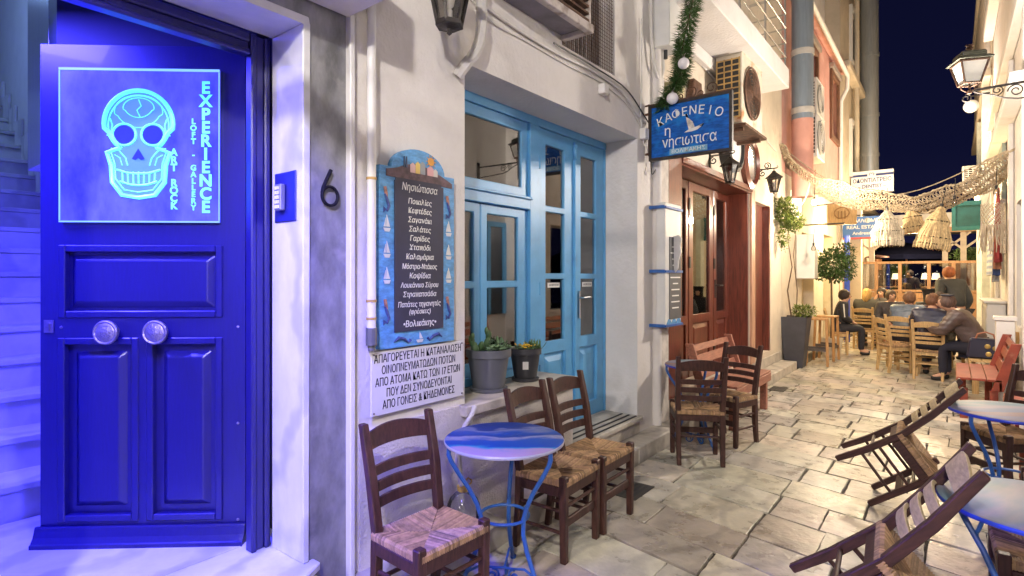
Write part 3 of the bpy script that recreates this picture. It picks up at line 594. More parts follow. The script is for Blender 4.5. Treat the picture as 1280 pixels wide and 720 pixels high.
# air conditioners
def acunit(loc, w, d, h, label, caseM, grM, fanM, shelf=False):
    """local: w along alley (y), d out from wall (x), fan face +x, grille end face -y"""
    q = thing('air_conditioner', label, 'air conditioner', loc, 0, 'air conditioners on the facades')
    b = mb(); b.box(0, d, .006, w, 0, h); b.box(-.01, d+.006, 0, w+.005, h+.001, h+.02); b.build('casing', caseM, q, bevel=.012)
    b = mb(); n = 10
    b.plate(.02, d-.02, .06, h-.06, -.012, .005, [])
    b.build('end_dark_plate', BLACK, q)  # black plate in place of the shade behind the end grille
    b = mb()
    for k in range(n+1): b.box(.015, d-.015, -.022, -.013, .05+k*(h-.12)/n, .065+k*(h-.12)/n)
    for k in range(4): b.box(.015+k*(d-.045)/3, .03+k*(d-.045)/3, -.026, -.0222, .05, h-.05)
    b.build('end_grille', grM, q)
    b = mb(TR(d+.007, w*.42, h*.5) @ RY(PI/2)); r = min(w, h)*.38; b.lathe([(r*.95,.001),(r*.93,.004),(0,.003)], 28); b.build('fan_dark_disc', BLACK, q, smooth=True)  # black disc in place of the shaded hollow behind the fan guard
    b = mb(TR(d+.024, w*.42, h*.5) @ RY(PI/2))
    for k in range(1, 8): b.tube([(r*k/7*math.cos(t), r*k/7*math.sin(t), 0) for t in [2*PI*i/28 for i in range(28)]], .006 if k < 7 else .014, 4, closed=True)
    for k in range(8): b.bar((0, 0, 0), (r*math.cos(k*PI/4), r*math.sin(k*PI/4), 0), .008, .006)
    b.build('fan_guard', fanM, q)
    if shelf:
        b = mb(); b.box(-.1, d+.05, -.03, w+.03, -.06, -.03); b.box(-.1, d, .05, .09, -.10, -.061); b.box(-.1, d, w-.1, w-.06, -.10, -.061); b.build('shelf', fanM, q)
    return q
acunit((-2.20, 6.68, 3.33), .86, .30, .79, 'rust stained air conditioner on a shelf above the blue hanging sign', RUSTYWHITE, RUSTYEL, RUSTIRON, True)
acunit((-2.28, 11.55, 3.75), .8, .32, .80, 'lower white air conditioner of the pair on the pink house', WHITEENAM, WHITEPL, WHITEPL)
acunit((-2.28, 11.75, 4.60), .8, .28, .66, 'upper white air conditioner of the pair on the pink house', WHITEENAM, WHITEPL, WHITEPL)

# ------------------------------------------------------------------ right hand row
R0 = thing('white_shop', 'whitewashed shop wall on the right side of the alley', 'building', (1.1, 3, 0))
b = mb(); b.box(1.0, 1.4, -4, 7.7, -.05, 7.5); P('wall', b, PLASTER, R0)
for (y0, y1, z0, z1) in ((1.6, 2.6, .1, 2.3), (3.6, 4.5, 1.0, 2.3), (5.4, 6.3, 1.0, 2.3), (6.85, 7.6, .9, 2.4), (3.6, 4.5, 3.4, 4.8), (1.6, 2.5, 3.4, 4.8)):  # unseen openings, added to give the blue panes something dark to reflect
    b = mb(); b.box(.955, .998, y0-.08, y0, z0, z1+.08); b.box(.955, .998, y1, y1+.08, z0, z1+.08); b.box(.955, .998, y0+.001, y1-.001, z1, z1+.08); b.box(.955, .998, (y0+y1)/2-.03, (y0+y1)/2+.03, z0, z1-.001); w = P('window', b, LBLUE, R0)
    b = mb(); b.box(.985, .997, y0+.001, y1-.001, z0, z1); P('pane', b, M('added_dark_pane', (.03,.035,.045), .12), w)
R1 = thing('white_shop_house', 'white house with cornices and open shop front on the right', 'building', (.9, 12, 0))
RW = Matrix(((0,1,0,0),(1,0,0,0),(0,0,1,0),(0,0,0,1)))   # (along, x, z) -> world
b = mb(RW); b.plate(7.7, 15.2, -.05, 9, .66, 1.0, [(8.6, 9.9, .9, 2.5), (11.6, 12.8, 2.75, 3.9)]); P('wall', b, PLASTER, R1)
b = mb(RW)
for (s0, s1, x0, z0, z1) in ((7.7, 15.2, .55, 4.55, 4.72), (7.7, 15.2, .60, 4.72, 4.95), (8.0, 14, .48, 3.62, 3.74), (11.5, 12.9, .58, 2.66, 2.74), (7.9, 15.2, .50, 6.4, 6.6)): b.box(s0, s1, x0, .655, z0, z1)
P('cornice', b, PLASTER, R1, bevel=.01)
b = mb(RW)
for s in (8.2, 10.2, 13.3, 14.9): b.box(s, s+.22, .60, .655, 0, 4.5)
P('pilaster', b, PLASTER, R1, bevel=.01)
b = mb(RW); b.box(11.55, 12.85, .60, .65, 2.75, 3.9); P('shutter', b, M('grey_green_shutter', (.30,.38,.36), .5), R1)
R2 = thing('stone_house', 'tall stone and plaster house at the far right end', 'building', (.9, 19, 0))
b = mb(RW); b.plate(15.25, 25, -.05, 10.5, .64, 1.0, [(17, 18, 4.2, 5.8)]); P('wall', b, BEIGE, R2)
b = mb(RW); b.box(16, 24, .56, .635, 5.9, 8.8); P('stone_band', b, STONEW, R2)
b = mb(RW)
for z in (5.7, 8.9): b.box(15.25, 25, .50, .64, z, z+.18)
P('cornice', b, BEIGE, R2, bevel=.02)
b = mb(RW); JAMB = M('pale_green_jamb', (.52,.56,.50), .6); b.box(16.0, 16.3, .50, .64, .0, 5.6); P('door_jamb', b, JAMB, R2); b = mb(RW); b.box(19.2, 19.5, .5, .64, 0, 5.6); P('door_jamb', b, JAMB, R2)
acunit((.20, 18.6, 3.75), .8, .32, .62, 'white air conditioner high on the far right house', WHITEENAM, WHITEPL, WHITEPL)
q = thing('teal_box_sign', 'blank dark teal boxed sign projecting from the right row', 'sign', (.3, 16.4, 2.6))
b = mb(); b.plate(.02, .64, 2.62, 3.20, 16.3, 16.5, []); P('panel', b, M('teal_paint', (.010,.095,.10), .5, var=.3), q)
b = mb(); b.plate(-.02, .66, 2.58, 3.24, 16.26, 16.30, [(.06, .58, 2.68, 3.14)]); P('frame', b, M('teal_frame', (.016,.13,.135), .5), q, bevel=.006)

# big street lantern on scroll bracket (right) and its twin behind the camera
def scroll(c, r0, r1, turns, a0, axis='xz', n=26, flip=1):
    out = []
    for i in range(n):
        t = i/(n-1); a = a0+flip*turns*2*PI*t; r = r0+(r1-r0)*t
        out.append((c[0]+r*math.cos(a), c[1], c[2]+r*math.sin(a)))
    return out
def street_lantern(loc, wallx, label):
    q = thing('street_lantern', label, 'street lantern', loc, 0, 'large bracket street lanterns'); q.scale = (.60, .60, .60)
    IR = M('aged_lantern_iron', (.085,.045,.028), .65, .4, var=.5, vs=12, bump=.2)
    z0, z1, r0, r1 = .12, .47, .105, .185            # square tapering body
    b = mb()
    cs = [(1,1),(-1,1),(-1,-1),(1,-1)]; R4 = RZ(RAD(22))
    b.xf = R4
    for i in range(4):
        a, c = cs[i], cs[(i+1) % 4]
        b.bar((a[0]*r0, a[1]*r0, z0), (a[0]*r1, a[1]*r1, z1), .026, .026)
        b.bar((a[0]*r0, a[1]*r0, z0+.012), (c[0]*r0, c[1]*r0, z0+.012), .03, .026); b.bar((a[0]*r1, a[1]*r1, z1), (c[0]*r1, c[1]*r1, z1), .03, .034)
    b.build('frame', IR, q, bevel=.003)
    b = mb(R4); g = .93
    b.add([(x*r0*g, y*r0*g, z0+.02) for x, y in cs]+[(x*r1*g, y*r1*g, z1-.01) for x, y in cs], [(i, (i+1) % 4, 4+(i+1) % 4, 4+i) for i in range(4)]); b.build('glass', LGLASS, q)
    b = mb(R4); k = math.sqrt(2)
    b.xf = R4 @ RZ(PI/4); b.lathe([(.235*k,.485),(.235*k,.50),(.19*k,.535),(.165*k,.545),(.165*k,.60),(.15*k,.625),(.04*k,.66),(.0,.665)], 4); b.build('roof', M('verdigris_roof', (.07,.075,.055), .6, .3, var=.5, vs=10), q)
    b = mb(); b.lathe([(.02,.655),(.03,.68),(.055,.705),(.03,.735),(.06,.755),(.0,.775)], 8); b.build('finial', IR, q)
    b = mb(); b.tube([(r0*1.1,0,z0),(r0*.95,0,z0-.06),(.03,0,z0-.11),(0,0,z0-.12)], .014, 6); b.tube([(-r0*1.1,0,z0),(-r0*.95,0,z0-.06),(-.03,0,z0-.11)], .014, 6); b.tube([(0,r0,z0),(0,r0*.9,z0-.06),(0,.02,z0-.11)], .014, 6); b.lathe([(0,-.04),(.035,-.02),(.035,.02),(.015,.05),(.015,z0+.05)], 10); b.build('cradle', IR, q)
    b = mb(); L_ = (wallx-loc[0])/.60
    b.bar((0,0,.02), (L_,0,.05), .022, .035); b.tube(scroll((-.04,0,-.09), .07, .02, 1.4, PI/2, flip=-1), .011, 6)
    b.tube([(.05,0,0),(.15,0,-.05),(.30,0,-.10),(.42,0,-.17),(.58,0,-.21),(L_,0,-.24)], .013, 6)
    b.tube(scroll((.34,0,-.035), .075, .02, 1.5, -PI/2), .010, 6); b.tube(scroll((.56,0,-.08), .10, .025, 1.5, PI, flip=-1), .010, 6)
    b.box(L_-.02, L_+.0, -.05, .05, -.35, .18); b.build('bracket', DARKMETAL, q, smooth=True)
    return q
street_lantern((.126, 6.97, 3.32), 1.0, 'weathered street lantern on black scroll bracket against the night sky')
street_lantern((.22, -1.3, 3.72), 1.0, 'street lantern on scroll bracket above the near end of the alley')

def wall_lantern(loc, label, arm, sc=1, mount=True):
    """hangs from an arm reaching out of the left wall (+x); loc is the lantern's hook"""
    q = thing('wall_lantern', label, 'lantern', loc, 0, 'small black lanterns on the left wall')
    b = mb(Matrix.Scale(sc, 4)); n = 6; z0, z1, r0, r1 = -.33, -.12, .055, .10
    for i in range(n):
        a = 2*PI*i/n; c = 2*PI*(i+1)/n
        b.bar((r0*math.cos(a), r0*math.sin(a), z0), (r1*math.cos(a), r1*math.sin(a), z1), .011, .011)
        for r, z in ((r0, z0), (r1, z1)): b.bar((r*math.cos(a), r*math.sin(a), z), (r*math.cos(c), r*math.sin(c), z), .014, .016)
    b.lathe([(.062,z0-.012),(.062,z0)], 6); b.lathe([(0,z0-.05),(.012,z0-.04),(.008,z0-.02),(.05,z0-.011)], 8); b.build('frame', DARKMETAL, q)
    b = mb(Matrix.Scale(sc, 4)); b.lathe([(r0*.92, z0+.005), (r1*.92, z1-.005)], 6, cap=False); b.build('glass', LGLASS2, q)
    b = mb(Matrix.Scale(sc, 4)); b.lathe([(.135,z1),(.13,z1+.012),(.075,z1+.055),(.03,z1+.095),(.028,z1+.11),(.012,z1+.12),(.012,0)], 6); b.build('roof', DARKMETAL, q)
    b = mb(Matrix.Scale(sc, 4)); b.tube([(0,0,z0+.01),(0,0,z0+.06)], .014, 8); b.lathe([(0,z0+.06),(.02,z0+.08),(.026,z0+.11),(.014,z0+.14),(0,z0+.145)], 10); b.build('bulb', WHITEPL, q, smooth=True)
    b = mb(Matrix.Scale(sc, 4)); A = arm/sc
    b.bar((-A,0,.035), (.04,0,.035), .016, .016); b.tube([(0,0,-.01),(0,0,.03)], .008, 6); b.tube(scroll((-A*.45,0,.085), .06, .015, 1.5, -PI/2), .008, 6); b.tube(scroll((-A+.05,0,-.03), .05, .015, 1.3, PI/2, flip=1), .008, 6)
    b.tube([(.04,0,.035),(.06,0,.05),(.05,0,.07),(.035,0,.06)], .007, 6)
    b.box(-A-.012, -A+.01, -.03, .03, -.12, .12); b.build('bracket', DARKMETAL, q, smooth=True)
    return q
wall_lantern((-2.06, 6.77, 2.96), 'small black lantern above the left wooden door leaf', .24, .92)
wall_lantern((-2.09, 8.96, 3.12), 'small black lantern above the brown wood panel', .21, .95)
q = wall_lantern((-2.05, 2.08, 3.25), 'small black lantern above the arched menu board', .20, 1.2)

# ------------------------------------------------------------------ signs on the left wall
# arched menu board
q = thing('menu_board', 'arched blue painted menu board with island scene and white Greek writing', 'sign', (LW @ Vector((2.02, 2.24, 1.187)))[:])
s0, s1, z0, zs, za = 1.762, 2.285, 1.187, 2.10, 2.215
def arch(s0, s1, z0, zs, za, inset=0, n=18):
    c = (s0+s1)/2; hw = (s1-s0)/2-inset; sh = .075
    pts = [(s0+inset, z0+inset), (s1-inset, z0+inset), (s1-inset, zs-inset), (c+hw-sh, zs-inset)]
    rr = hw-sh
    for i in range(1, n): t = PI*i/n; pts.append((c+rr*math.cos(t), zs-inset+(za-zs)*math.sin(t)))
    pts += [(c-hw+sh, zs-inset), (s0+inset, zs-inset)]
    return pts
b = mb(LW); b.prism(arch(s0, s1, z0, zs, za), 2.215, 2.248)
SEAP = M('painted_sea_blue', (.085,.27,.52), .5, var=.35, vs=7, stretch=(3,3,7), dirt=((.17,.38,.60), 9, .58)); P('board', b, SEAP, q)
b = mb(LW); b.plate(1.852, 2.195, 1.265, 2.035, 2.209, 2.2145); b.box(1.86, 2.18, 2.209, 2.2145, 2.0352, 2.05); P('slate_field', b, M('navy_slate', (.022,.022,.050), .6, var=.2), q)
b = mb(LW); c0 = 2.02
b.prism([(1.80,2.085),(1.87,2.10),(1.93,2.125),(1.99,2.135),(2.06,2.13),(2.13,2.115),(2.20,2.09),(2.265,2.065),(2.265,2.04),(1.80,2.05)], 2.211, 2.2146); P('painted_island', b, M('painted_island_mat', (.09,.05,.06), .6, var=.5, vs=30), q)
for (x, w, h, col) in ((1.955,.035,.04,(.60,.40,.36)), (1.992,.03,.05,(.62,.45,.12)), (2.024,.035,.055,(.25,.27,.28)), (2.075,.045,.04,(.60,.33,.32)), (2.12,.03,.03,(.55,.5,.45))):
    b = mb(LW); b.prism([(x,2.088),(x+w,2.088),(x+w,2.088+h),(x+w/2,2.088+h+.012),(x,2.088+h)], 2.208, 2.2108); P('painted_house', b, M('painted_house_mat', col, .6, var=.1), q)
b = mb(LW)
for x in (1.915, 1.93): b.prism([(x-.006,2.11),(x+.006,2.11),(x+.003,2.165),(x-.003,2.165)], 2.208, 2.2108)
P('painted_cypress', b, M('painted_cypress_mat', (.03,.05,.10), .7), q)
b = mb(LW @ TR(2.105, 2.2145, 2.165) @ RX(PI/2)); b.lathe([(.022,0),(.022,.003)], 16)
for k in range(10): a = 2*PI*k/10; b.tube([(.024*math.cos(a),.024*math.sin(a),.0015),(.036*math.cos(a),.036*math.sin(a),.0015)], .002, 4)
P('painted_sun', b, M('painted_sun_mat', (.65,.30,.05), .6), q)
SAILM = M('painted_sail', (.62,.62,.62), .6, var=.1); FISHM = M('painted_fish', (.03,.05,.18), .6, var=.4, vs=60); MERM = M('painted_mermaid', (.30,.14,.10), .6, var=.5, vs=50)
for sx in (1.806, 2.240):
    for z in (1.79, 1.66, 1.53):
        b = mb(LW); b.prism([(sx-.022,z),(sx+.022,z),(sx+.014,z-.018),(sx-.014,z-.018)], 2.211, 2.2146); b.prism([(sx-.004,z+.006),(sx+.018,z+.006),(sx-.002,z+.065)], 2.211, 2.2146); b.prism([(sx-.008,z+.006),(sx-.020,z+.006),(sx-.008,z+.05)], 2.211, 2.2146); P('painted_boat', b, SAILM, q)
    for z in (1.93, 1.37):
        b = mb(LW); b.tube([(sx-.012,2.213,z+.03),(sx,2.213,z),(sx+.012,2.213,z-.03),(sx,2.213,z-.055),(sx-.014,2.213,z-.05)], [.006,.009,.008,.006,.002], 6); b.prism([(sx-.022,z-.035),(sx-.004,z-.048),(sx-.022,z-.065)], 2.211, 2.2146); P('painted_mermaid', b, FISHM, q)
        b = mb(LW); b.tube([(sx-.014,2.212,z+.065),(sx-.008,2.212,z+.035),(sx-.002,2.212,z+.015)], [.008,.009,.006], 6); P('mermaid_body', b, MERM, q)
for sx, f in ((1.90, 1), (2.14, -1)):
    b = mb(LW); b.tube([(sx-.05*f,2.213,1.215),(sx-.02*f,2.213,1.235),(sx+.02*f,2.213,1.225),(sx+.045*f,2.213,1.205),(sx+.06*f,2.213,1.22)], [.002,.010,.009,.004,.008], 6); P('painted_dolphin', b, FISHM, q)
b = mb(LW); b.prism([(2.0,1.215),(2.05,1.215),(2.04,1.20),(2.01,1.20)], 2.211, 2.2146); b.prism([(2.024,1.22),(2.045,1.22),(2.024,1.255)], 2.211, 2.2146); P('painted_boat', b, SAILM, q)
lines = [('Νησιώτισσα', 2.005, .054, .25), ('Ποικιλίες', 1.938, .040, .165), ('Κεφτέδες', 1.890, .040, .165), ('Σαγανάκι', 1.842, .040, .165), ('Σαλάτες', 1.794, .040, .155), ('Γαρίδες', 1.746, .040, .14), ('Χταπόδι', 1.699, .040, .15), ('Καλαμάρια', 1.650, .040, .195), ('Μόστρα-Ντάκος', 1.600, .038, .245), ('Κοψίδια', 1.551, .040, .15), ('Λουκάνικο Σύρου', 1.503, .037, .265), ('Στραπατσάδα', 1.455, .038, .235), ('Πατάτες τηγανητές', 1.403, .038, .30), ('(φρέσκες)', 1.365, .036, .15), ('•Βολικάκης•', 1.300, .046, .23)]
for t, z, sz, w in lines: text('lettering', t, sz, LW @ TR(2.022, 2.2085, z-.013) @ RX(PI/2), WHITEINK, q, width=w, ext=.0008, shear=.15, offset=.0002)

# prohibition sign
q = thing('notice_sign', 'white rectangular notice with five lines of black Greek capitals', 'sign', (LW @ Vector((2.05, 2.235, .875)))[:])
b = mb(LW); b.box(1.72, 2.375, 2.226, 2.2345, .860, 1.178); P('panel', b, M('notice_white', (.66,.65,.66), .35, var=.03), q, bevel=.002)
for i, (t, w) in enumerate((('ΑΠΑΓΟΡΕΥΕΤΑΙ Η ΚΑΤΑΝΑΛΩΣΗ', .615), ('ΟΙΝΟΠΝΕΥΜΑΤΩΔΩΝ ΠΟΤΩΝ', .52), ('ΑΠΟ ΑΤΟΜΑ ΚΑΤΩ ΤΩΝ 17 ΕΤΩΝ', .60), ('ΠΟΥ ΔΕΝ ΣΥΝΟΔΕΥΟΝΤΑΙ', .46), ('ΑΠΟ ΓΟΝΕΙΣ & ΚΗΔΕΜΟΝΕΣ', .51))):
    text('lettering', t, .058, LW @ TR(2.045, 2.2255, 1.120-i*.058) @ RX(PI/2), INK, q, width=w, ext=.0008, offset=.0001)
b = mb(LW)
for s in (1.735, 2.36):
    for z in (.875, 1.163): b.tube([(s, 2.228, z), (s, 2.222, z)], .005, 8)
P('screw', b, CHROME, q)

# hanging blue kafenio sign (faces the camera end of the alley)
q = thing('hanging_sign', 'blue painted hanging sign with white seagull and Greek name', 'sign', (-2.2, 4.87, 2.62))
b = mb(); b.plate(-2.19, -1.48, 2.63, 3.10, 4.86, 4.885); P('board', b, M('deep_sea_blue_board', (.004,.085,.36), .6, var=.5, vs=6, stretch=(2,1,9), dirt=((.008,.19,.55), 8, .53), spec=.25), q)
b = mb(); b.plate(-2.21, -1.46, 2.61, 3.12, 4.85, 4.895, [(-2.185, -1.485, 2.635, 3.095)]); P('frame', b, DARKMETAL, q)
b = mb(); b.tube([(-2.25,4.87,3.05),(-2.2,4.87,3.05)], .012, 6); b.tube([(-2.25,4.87,2.68),(-2.2,4.87,2.68)], .012, 6)
for cx_ in (-2.0, -1.82, -1.64):
    b.tube(scroll((cx_,4.87,3.18), .055, .015, 1.4, -PI/2), .006, 6); b.tube(scroll((cx_-.09,4.87,3.15), .03, .01, 1.2, -PI/2, flip=-1), .005, 6)
b.bar((-2.25,4.87,3.13), (-1.46,4.87,3.13), .012, .012); b.bar((-2.215,4.87,2.66), (-2.215,4.87,3.14), .012, .012); P('scroll_bracket', b, RUSTIRON, q, smooth=True)
W1 = 'ΚΑΦΕΝΕΙΟ'
for i, ch in enumerate(W1):
    t = (i-3.5)/3.5; text('lettering', ch, .105, TR(-1.835+t*.255, 4.859, 2.965-.055*t*t+.012) @ RX(PI/2) @ RZ(-t*.28), WHITEINK, q, ext=.001)
text('lettering', 'η', .12, TR(-2.03, 4.859, 2.825) @ RX(PI/2), WHITEINK, q, ext=.001); text('lettering', 'νησιωτισα', .135, TR(-1.835, 4.859, 2.715) @ RX(PI/2), WHITEINK, q, width=.49, ext=.001)
b = mb(); b.box(-2.01, -1.67, 4.856, 4.8595, 2.645, 2.695); P('name_strip', b, M('pale_strip', (.16,.35,.50), .5), q); text('lettering', 'ΒΟΛΙΚΑΚΗΣ', .045, TR(-1.84, 4.8555, 2.655) @ RX(PI/2), WHITEINK, q, width=.30, ext=.0006)
GULL = M('painted_gull_white', (.70,.68,.64), .6, var=.1)
b = mb(); g = lambda pts: b.prism([(-1.80+x, 2.86+z) for x, z in pts], 4.8555, 4.8595)
g([(-.075,-.035),(-.03,-.012),(.03,.0),(.075,.012),(.10,.022),(.075,-.005),(.04,-.028),(-.01,-.035)]); P('painted_gull', b, GULL, q)
b = mb(); g([(-.035,-.012),(.02,-.002),(.0,.05),(-.035,.085),(-.06,.10),(-.05,.05)]); P('gull_wing', b, M('gull_wing_paint', (.55,.50,.44), .6, var=.4, vs=30), q)
b = mb(); g([(-.06,.10),(-.035,.085),(-.052,.13),(-.066,.125)]); g([(.055,.0),(.10,.022),(.085,-.003)]); P('gull_wing_tip', b, INK, q)

# menu display case on blue brackets
q = thing('menu_case', 'tall white menu case with dark slate list on blue brackets', 'menu case', (LW @ Vector((5.15, 2.2, 1.07)))[:])
b = mb(LW); b.box(4.97, 5.36, 2.10, 2.19, 1.09, 2.24); P('case', b, WHITEENAM, q, bevel=.008)
b = mb(LW); b.box(5.06, 5.34, 2.094, 2.0995, 1.14, 1.92); P('slate', b, M('grey_slate', (.07,.07,.075), .6), q)
b = mb(LW)
for k in range(11): w = random.uniform(.06, .12); b.box(5.20-w, 5.20+w, 2.0925, 2.0938, 1.82-k*.058, 1.832-k*.058)
P('chalk_writing', b, WHITEINK, q)
b = mb(LW)
for z in (1.09, 1.60, 2.20): b = mb(LW); b.box(4.96, 5.37, 2.085, 2.20, z-.018, z+.004); b.box(4.95, 4.963, 2.10, 2.25, z-.02, z+.01); P('bracket', b, BLUEMETAL, q)
b = mb(LW); b.prism([(5.0+.26*x, 1.10+.05*abs(math.sin(x*7))) for x in [0,.15,.3,.45,.6,.75,.9,1.0,1.15,1.3]]+[(5.34,1.09),(5.0,1.09)], 2.095, 2.0995); P('painted_wave', b, SEAP, q)
b = mb(); poly = [(-2.195,1.90),(-2.19,1.64),(-2.13,1.61),(-2.09,1.58),(-2.055,1.62),(-2.05,1.70),(-2.025,1.78),(-2.035,1.84),(-2.02,1.91),(-2.05,1.945),(-2.09,1.93),(-2.13,1.95)]; b.prism(poly, 5.16, 5.19); tag(b.build('shell_panel', M('wavy_white_panel', (.55,.54,.54), .5, var=.15), bevel=.008), 'wavy edged white panel sticking out beside the menu case', 'panel')

# round plates over the wooden doors
q = thing('round_plaque', 'round white plaque with thick dark rim over the wooden doors', 'plaque', (LW @ Vector((7.55, 2.29, 3.0)))[:])
b = mb(LW @ TR(7.4, 2.295, 3.22) @ RX(PI/2)); b.lathe([(.34,0),(.34,.13),(.29,.14),(.29,.10)], 40, cap=False); P('rim', b, BLACK, q, smooth=True)
b = mb(LW @ TR(7.4, 2.295, 3.22) @ RX(PI/2)); b.lathe([(.29,.02),(.28,.10),(0,.115)], 40); P('disc', b, WHITEPL, q, smooth=True)
q = thing('porthole_mirror', 'round wooden porthole mirror over the wooden doors', 'mirror', (LW @ Vector((8.2, 2.29, 3.0)))[:])
b = mb(LW @ TR(8.35, 2.295, 3.15) @ RX(PI/2)); b.lathe([(.36,0),(.37,.06),(.30,.09),(.27,.05)], 40, cap=False); P('rim', b, REDWOOD, q, smooth=True)
b = mb(LW @ TR(8.35, 2.295, 3.15) @ RX(PI/2)); b.lathe([(.29,.04),(0,.045)], 40); P('mirror_glass', b, M('mirror_face', (.6,.55,.5), .2, .6), q, smooth=True)

# meter boxes, plaque, cables near the hanging sign
q = thing('meter_box', 'white electrical box with pipes high on the cafe wall', 'electrical box', (LW @ Vector((5.2, 2.2, 3.65)))[:])
b = mb(LW); b.box(4.98, 5.26, 2.06, 2.245, 3.70, 4.35); P('box', b, WHITEENAM, q, bevel=.01)
b = mb(LW); b.tube([(5.1,2.15,3.7),(5.1,2.15,3.62)], .02, 8); P('cable_gland', b, BLACK, q)
b = mb(LW); b.box(5.36, 5.62, 2.16, 2.29, 3.16, 3.50); tag(b.build('junction_box', M('yellowed_plastic', (.55,.48,.28), .5), bevel=.012), 'yellowed plastic box on the wall behind the garland', 'electrical box')
b = mb(LW); b.prism([(6.0,3.1),(6.3,3.1),(6.34,3.4),(6.28,3.72),(6.05,3.72),(5.98,3.4)], 2.22, 2.295); tag(b.build('carved_plaque', RUSTIRON, bevel=.01), 'small rusty brown carved plaque on the wall behind the garland', 'plaque')
def cable(name, pts, r, m, label, cat='cable', group=None):
    out = []; n = len(pts)                       # Catmull-Rom through the points, in wall coordinates
    for i in range(n-1):
        p0, p1, p2, p3 = (Vector(pts[max(i-1,0)]), Vector(pts[i]), Vector(pts[i+1]), Vector(pts[min(i+2,n-1)]))
        for k in range(6):
            t = k/6; out.append(.5*((2*p1)+(p2-p0)*t+(2*p0-5*p1+4*p2-p3)*t*t+(3*p1-p0-3*p2+p3)*t**3))
    out.append(Vector(pts[-1])); b = mb(LW); b.tube(out, r, 8); return tag(b.build(name, m, smooth=True), label, cat, group)
CG = 'cables clipped along the lintel'
cable('cable', [(2.1,2.235,3.24),(2.45,2.235,3.20),(2.9,2.23,3.16),(3.4,2.235,3.15),(3.9,2.235,3.17),(4.35,2.23,3.13),(4.62,2.235,3.02),(4.85,2.24,2.97)], .011, CABLE, 'thick white cable running along the top of the blue door lintel', group=CG)
cable('cable', [(2.2,2.225,3.30),(2.6,2.235,3.13),(3.0,2.24,3.12),(3.5,2.24,3.11),(4.0,2.24,3.12),(4.5,2.235,3.04),(4.8,2.235,2.86),(4.88,2.24,2.70)], .007, CABLE, 'thin white cable sagging below the thick one on the lintel', group=CG)
cable('cable', [(3.3,2.22,3.20),(3.9,2.225,3.20),(4.4,2.22,3.17),(4.75,2.225,3.04),(4.95,2.22,2.9),(4.93,2.22,2.65),(4.9,2.2,2.5),(4.98,2.2,2.55)], .006, DCABLE, 'thin black cable looping down by the hanging sign', group=CG)
cable('cable', [(4.9,2.2,4.9),(4.88,2.2,4.1),(4.92,2.2,3.6),(5.05,2.2,3.42),(5.16,2.2,3.55),(5.12,2.2,3.75)], .018, CABLE, 'white conduit looping up into the electrical box', group=CG)
cable('cable', [(4.75,2.235,3.9),(4.76,2.235,3.4),(4.74,2.235,3.0),(4.80,2.23,2.75)], .007, CABLE, 'slim white vertical cable beside the blue hanging sign', group=CG)
b = mb(LW); b.box(4.74, 4.82, 2.19, 2.25, 2.80, 2.90); tag(b.build('junction_box', WHITEPL, bevel=.006), 'tiny white box at the corner of the lintel by the sign', 'electrical box')
b = mb(LW); b.box(3.98, 4.06, 2.19, 2.25, 3.02, 3.10); tag(b.build('junction_box', WHITEPL, bevel=.006), 'tiny white box under the lintel cables below the mesh screen', 'electrical box')
# white pipes
q = thing('wall_pipe', 'white vertical pipe with rusty clips left of the menu board', 'pipe', (LW @ Vector((1.705, 2.2, 1.2)))[:])
b = mb(LW); b.tube([(1.705, 2.205, 1.30), (1.705, 2.205, 3.0), (1.705, 2.205, 3.4)], .022, 12); P('tube', b, WHITEPL, q, smooth=True)
b = mb(LW); b.tube([(1.705, 2.205, 1.19), (1.705, 2.205, 1.215), (1.705, 2.205, 1.216), (1.705, 2.205, 1.30)], [.017, .017, .028, .028], 10); P('end_fitting', b, GREYPL, q)
for z in (2.02, 1.43, 1.345):
    b = mb(LW); b.tube([(1.705, 2.205, z-.006), (1.705, 2.205, z+.006)], .025, 12); P('clip', b, RUSTYEL, q)
cable('drain_hose', [(2.48,2.17,3.75),(2.47,2.17,3.3),(2.465,2.17,3.0),(2.43,2.18,2.86),(2.36,2.20,2.76),(2.34,2.24,2.70)], .034, M('wrapped_pipe', (.55,.53,.50), .7, bump=.5, bs=30), 'white taped pipe bending down into the wall above the blue window', 'pipe')
cable('drain_hose', [(2.40,2.16,.80),(2.36,2.15,.76),(2.27,2.13,.70),(2.205,2.11,.60),(2.20,2.10,.50),(2.22,2.09,.40)], .013, CABLE, 'white double hose running down from the sill into the plastic bottle', 'hose', 'drain hoses')
cable('drain_hose', [(2.42,2.19,.79),(2.38,2.17,.73),(2.30,2.15,.66),(2.235,2.12,.58),(2.225,2.105,.48),(2.23,2.09,.40)], .011, CABLE, 'thinner white hose beside the double hose above the bottle', 'hose', 'drain hoses')
q = thing('water_bottle', 'clear plastic bottle with yellow cap collecting drips behind the small table', 'bottle', (LW @ Vector((2.23, 2.09, .126)))[:])
b = mb(LW @ TR(2.23, 2.09, .127)); b.lathe([(.02,0),(.085,.004),(.09,.02),(.088,.05),(.092,.09),(.088,.12),(.092,.15),(.09,.18),(.075,.215),(.045,.245),(.028,.26),(.028,.28)], 24, cap=False); P('body', b, CLEARPL, q, smooth=True)
b = mb(LW @ TR(2.23, 2.09, .127)); b.lathe([(.034,.258),(.034,.285),(.016,.287)], 16); b.tube([(.03,0,.275),(.06,0,.28),(.075,.01,.29),(.07,.03,.30),(.04,.03,.285)], .005, 6); P('cap', b, M('yellow_cap', (.55,.35,.06), .5), q, smooth=True)
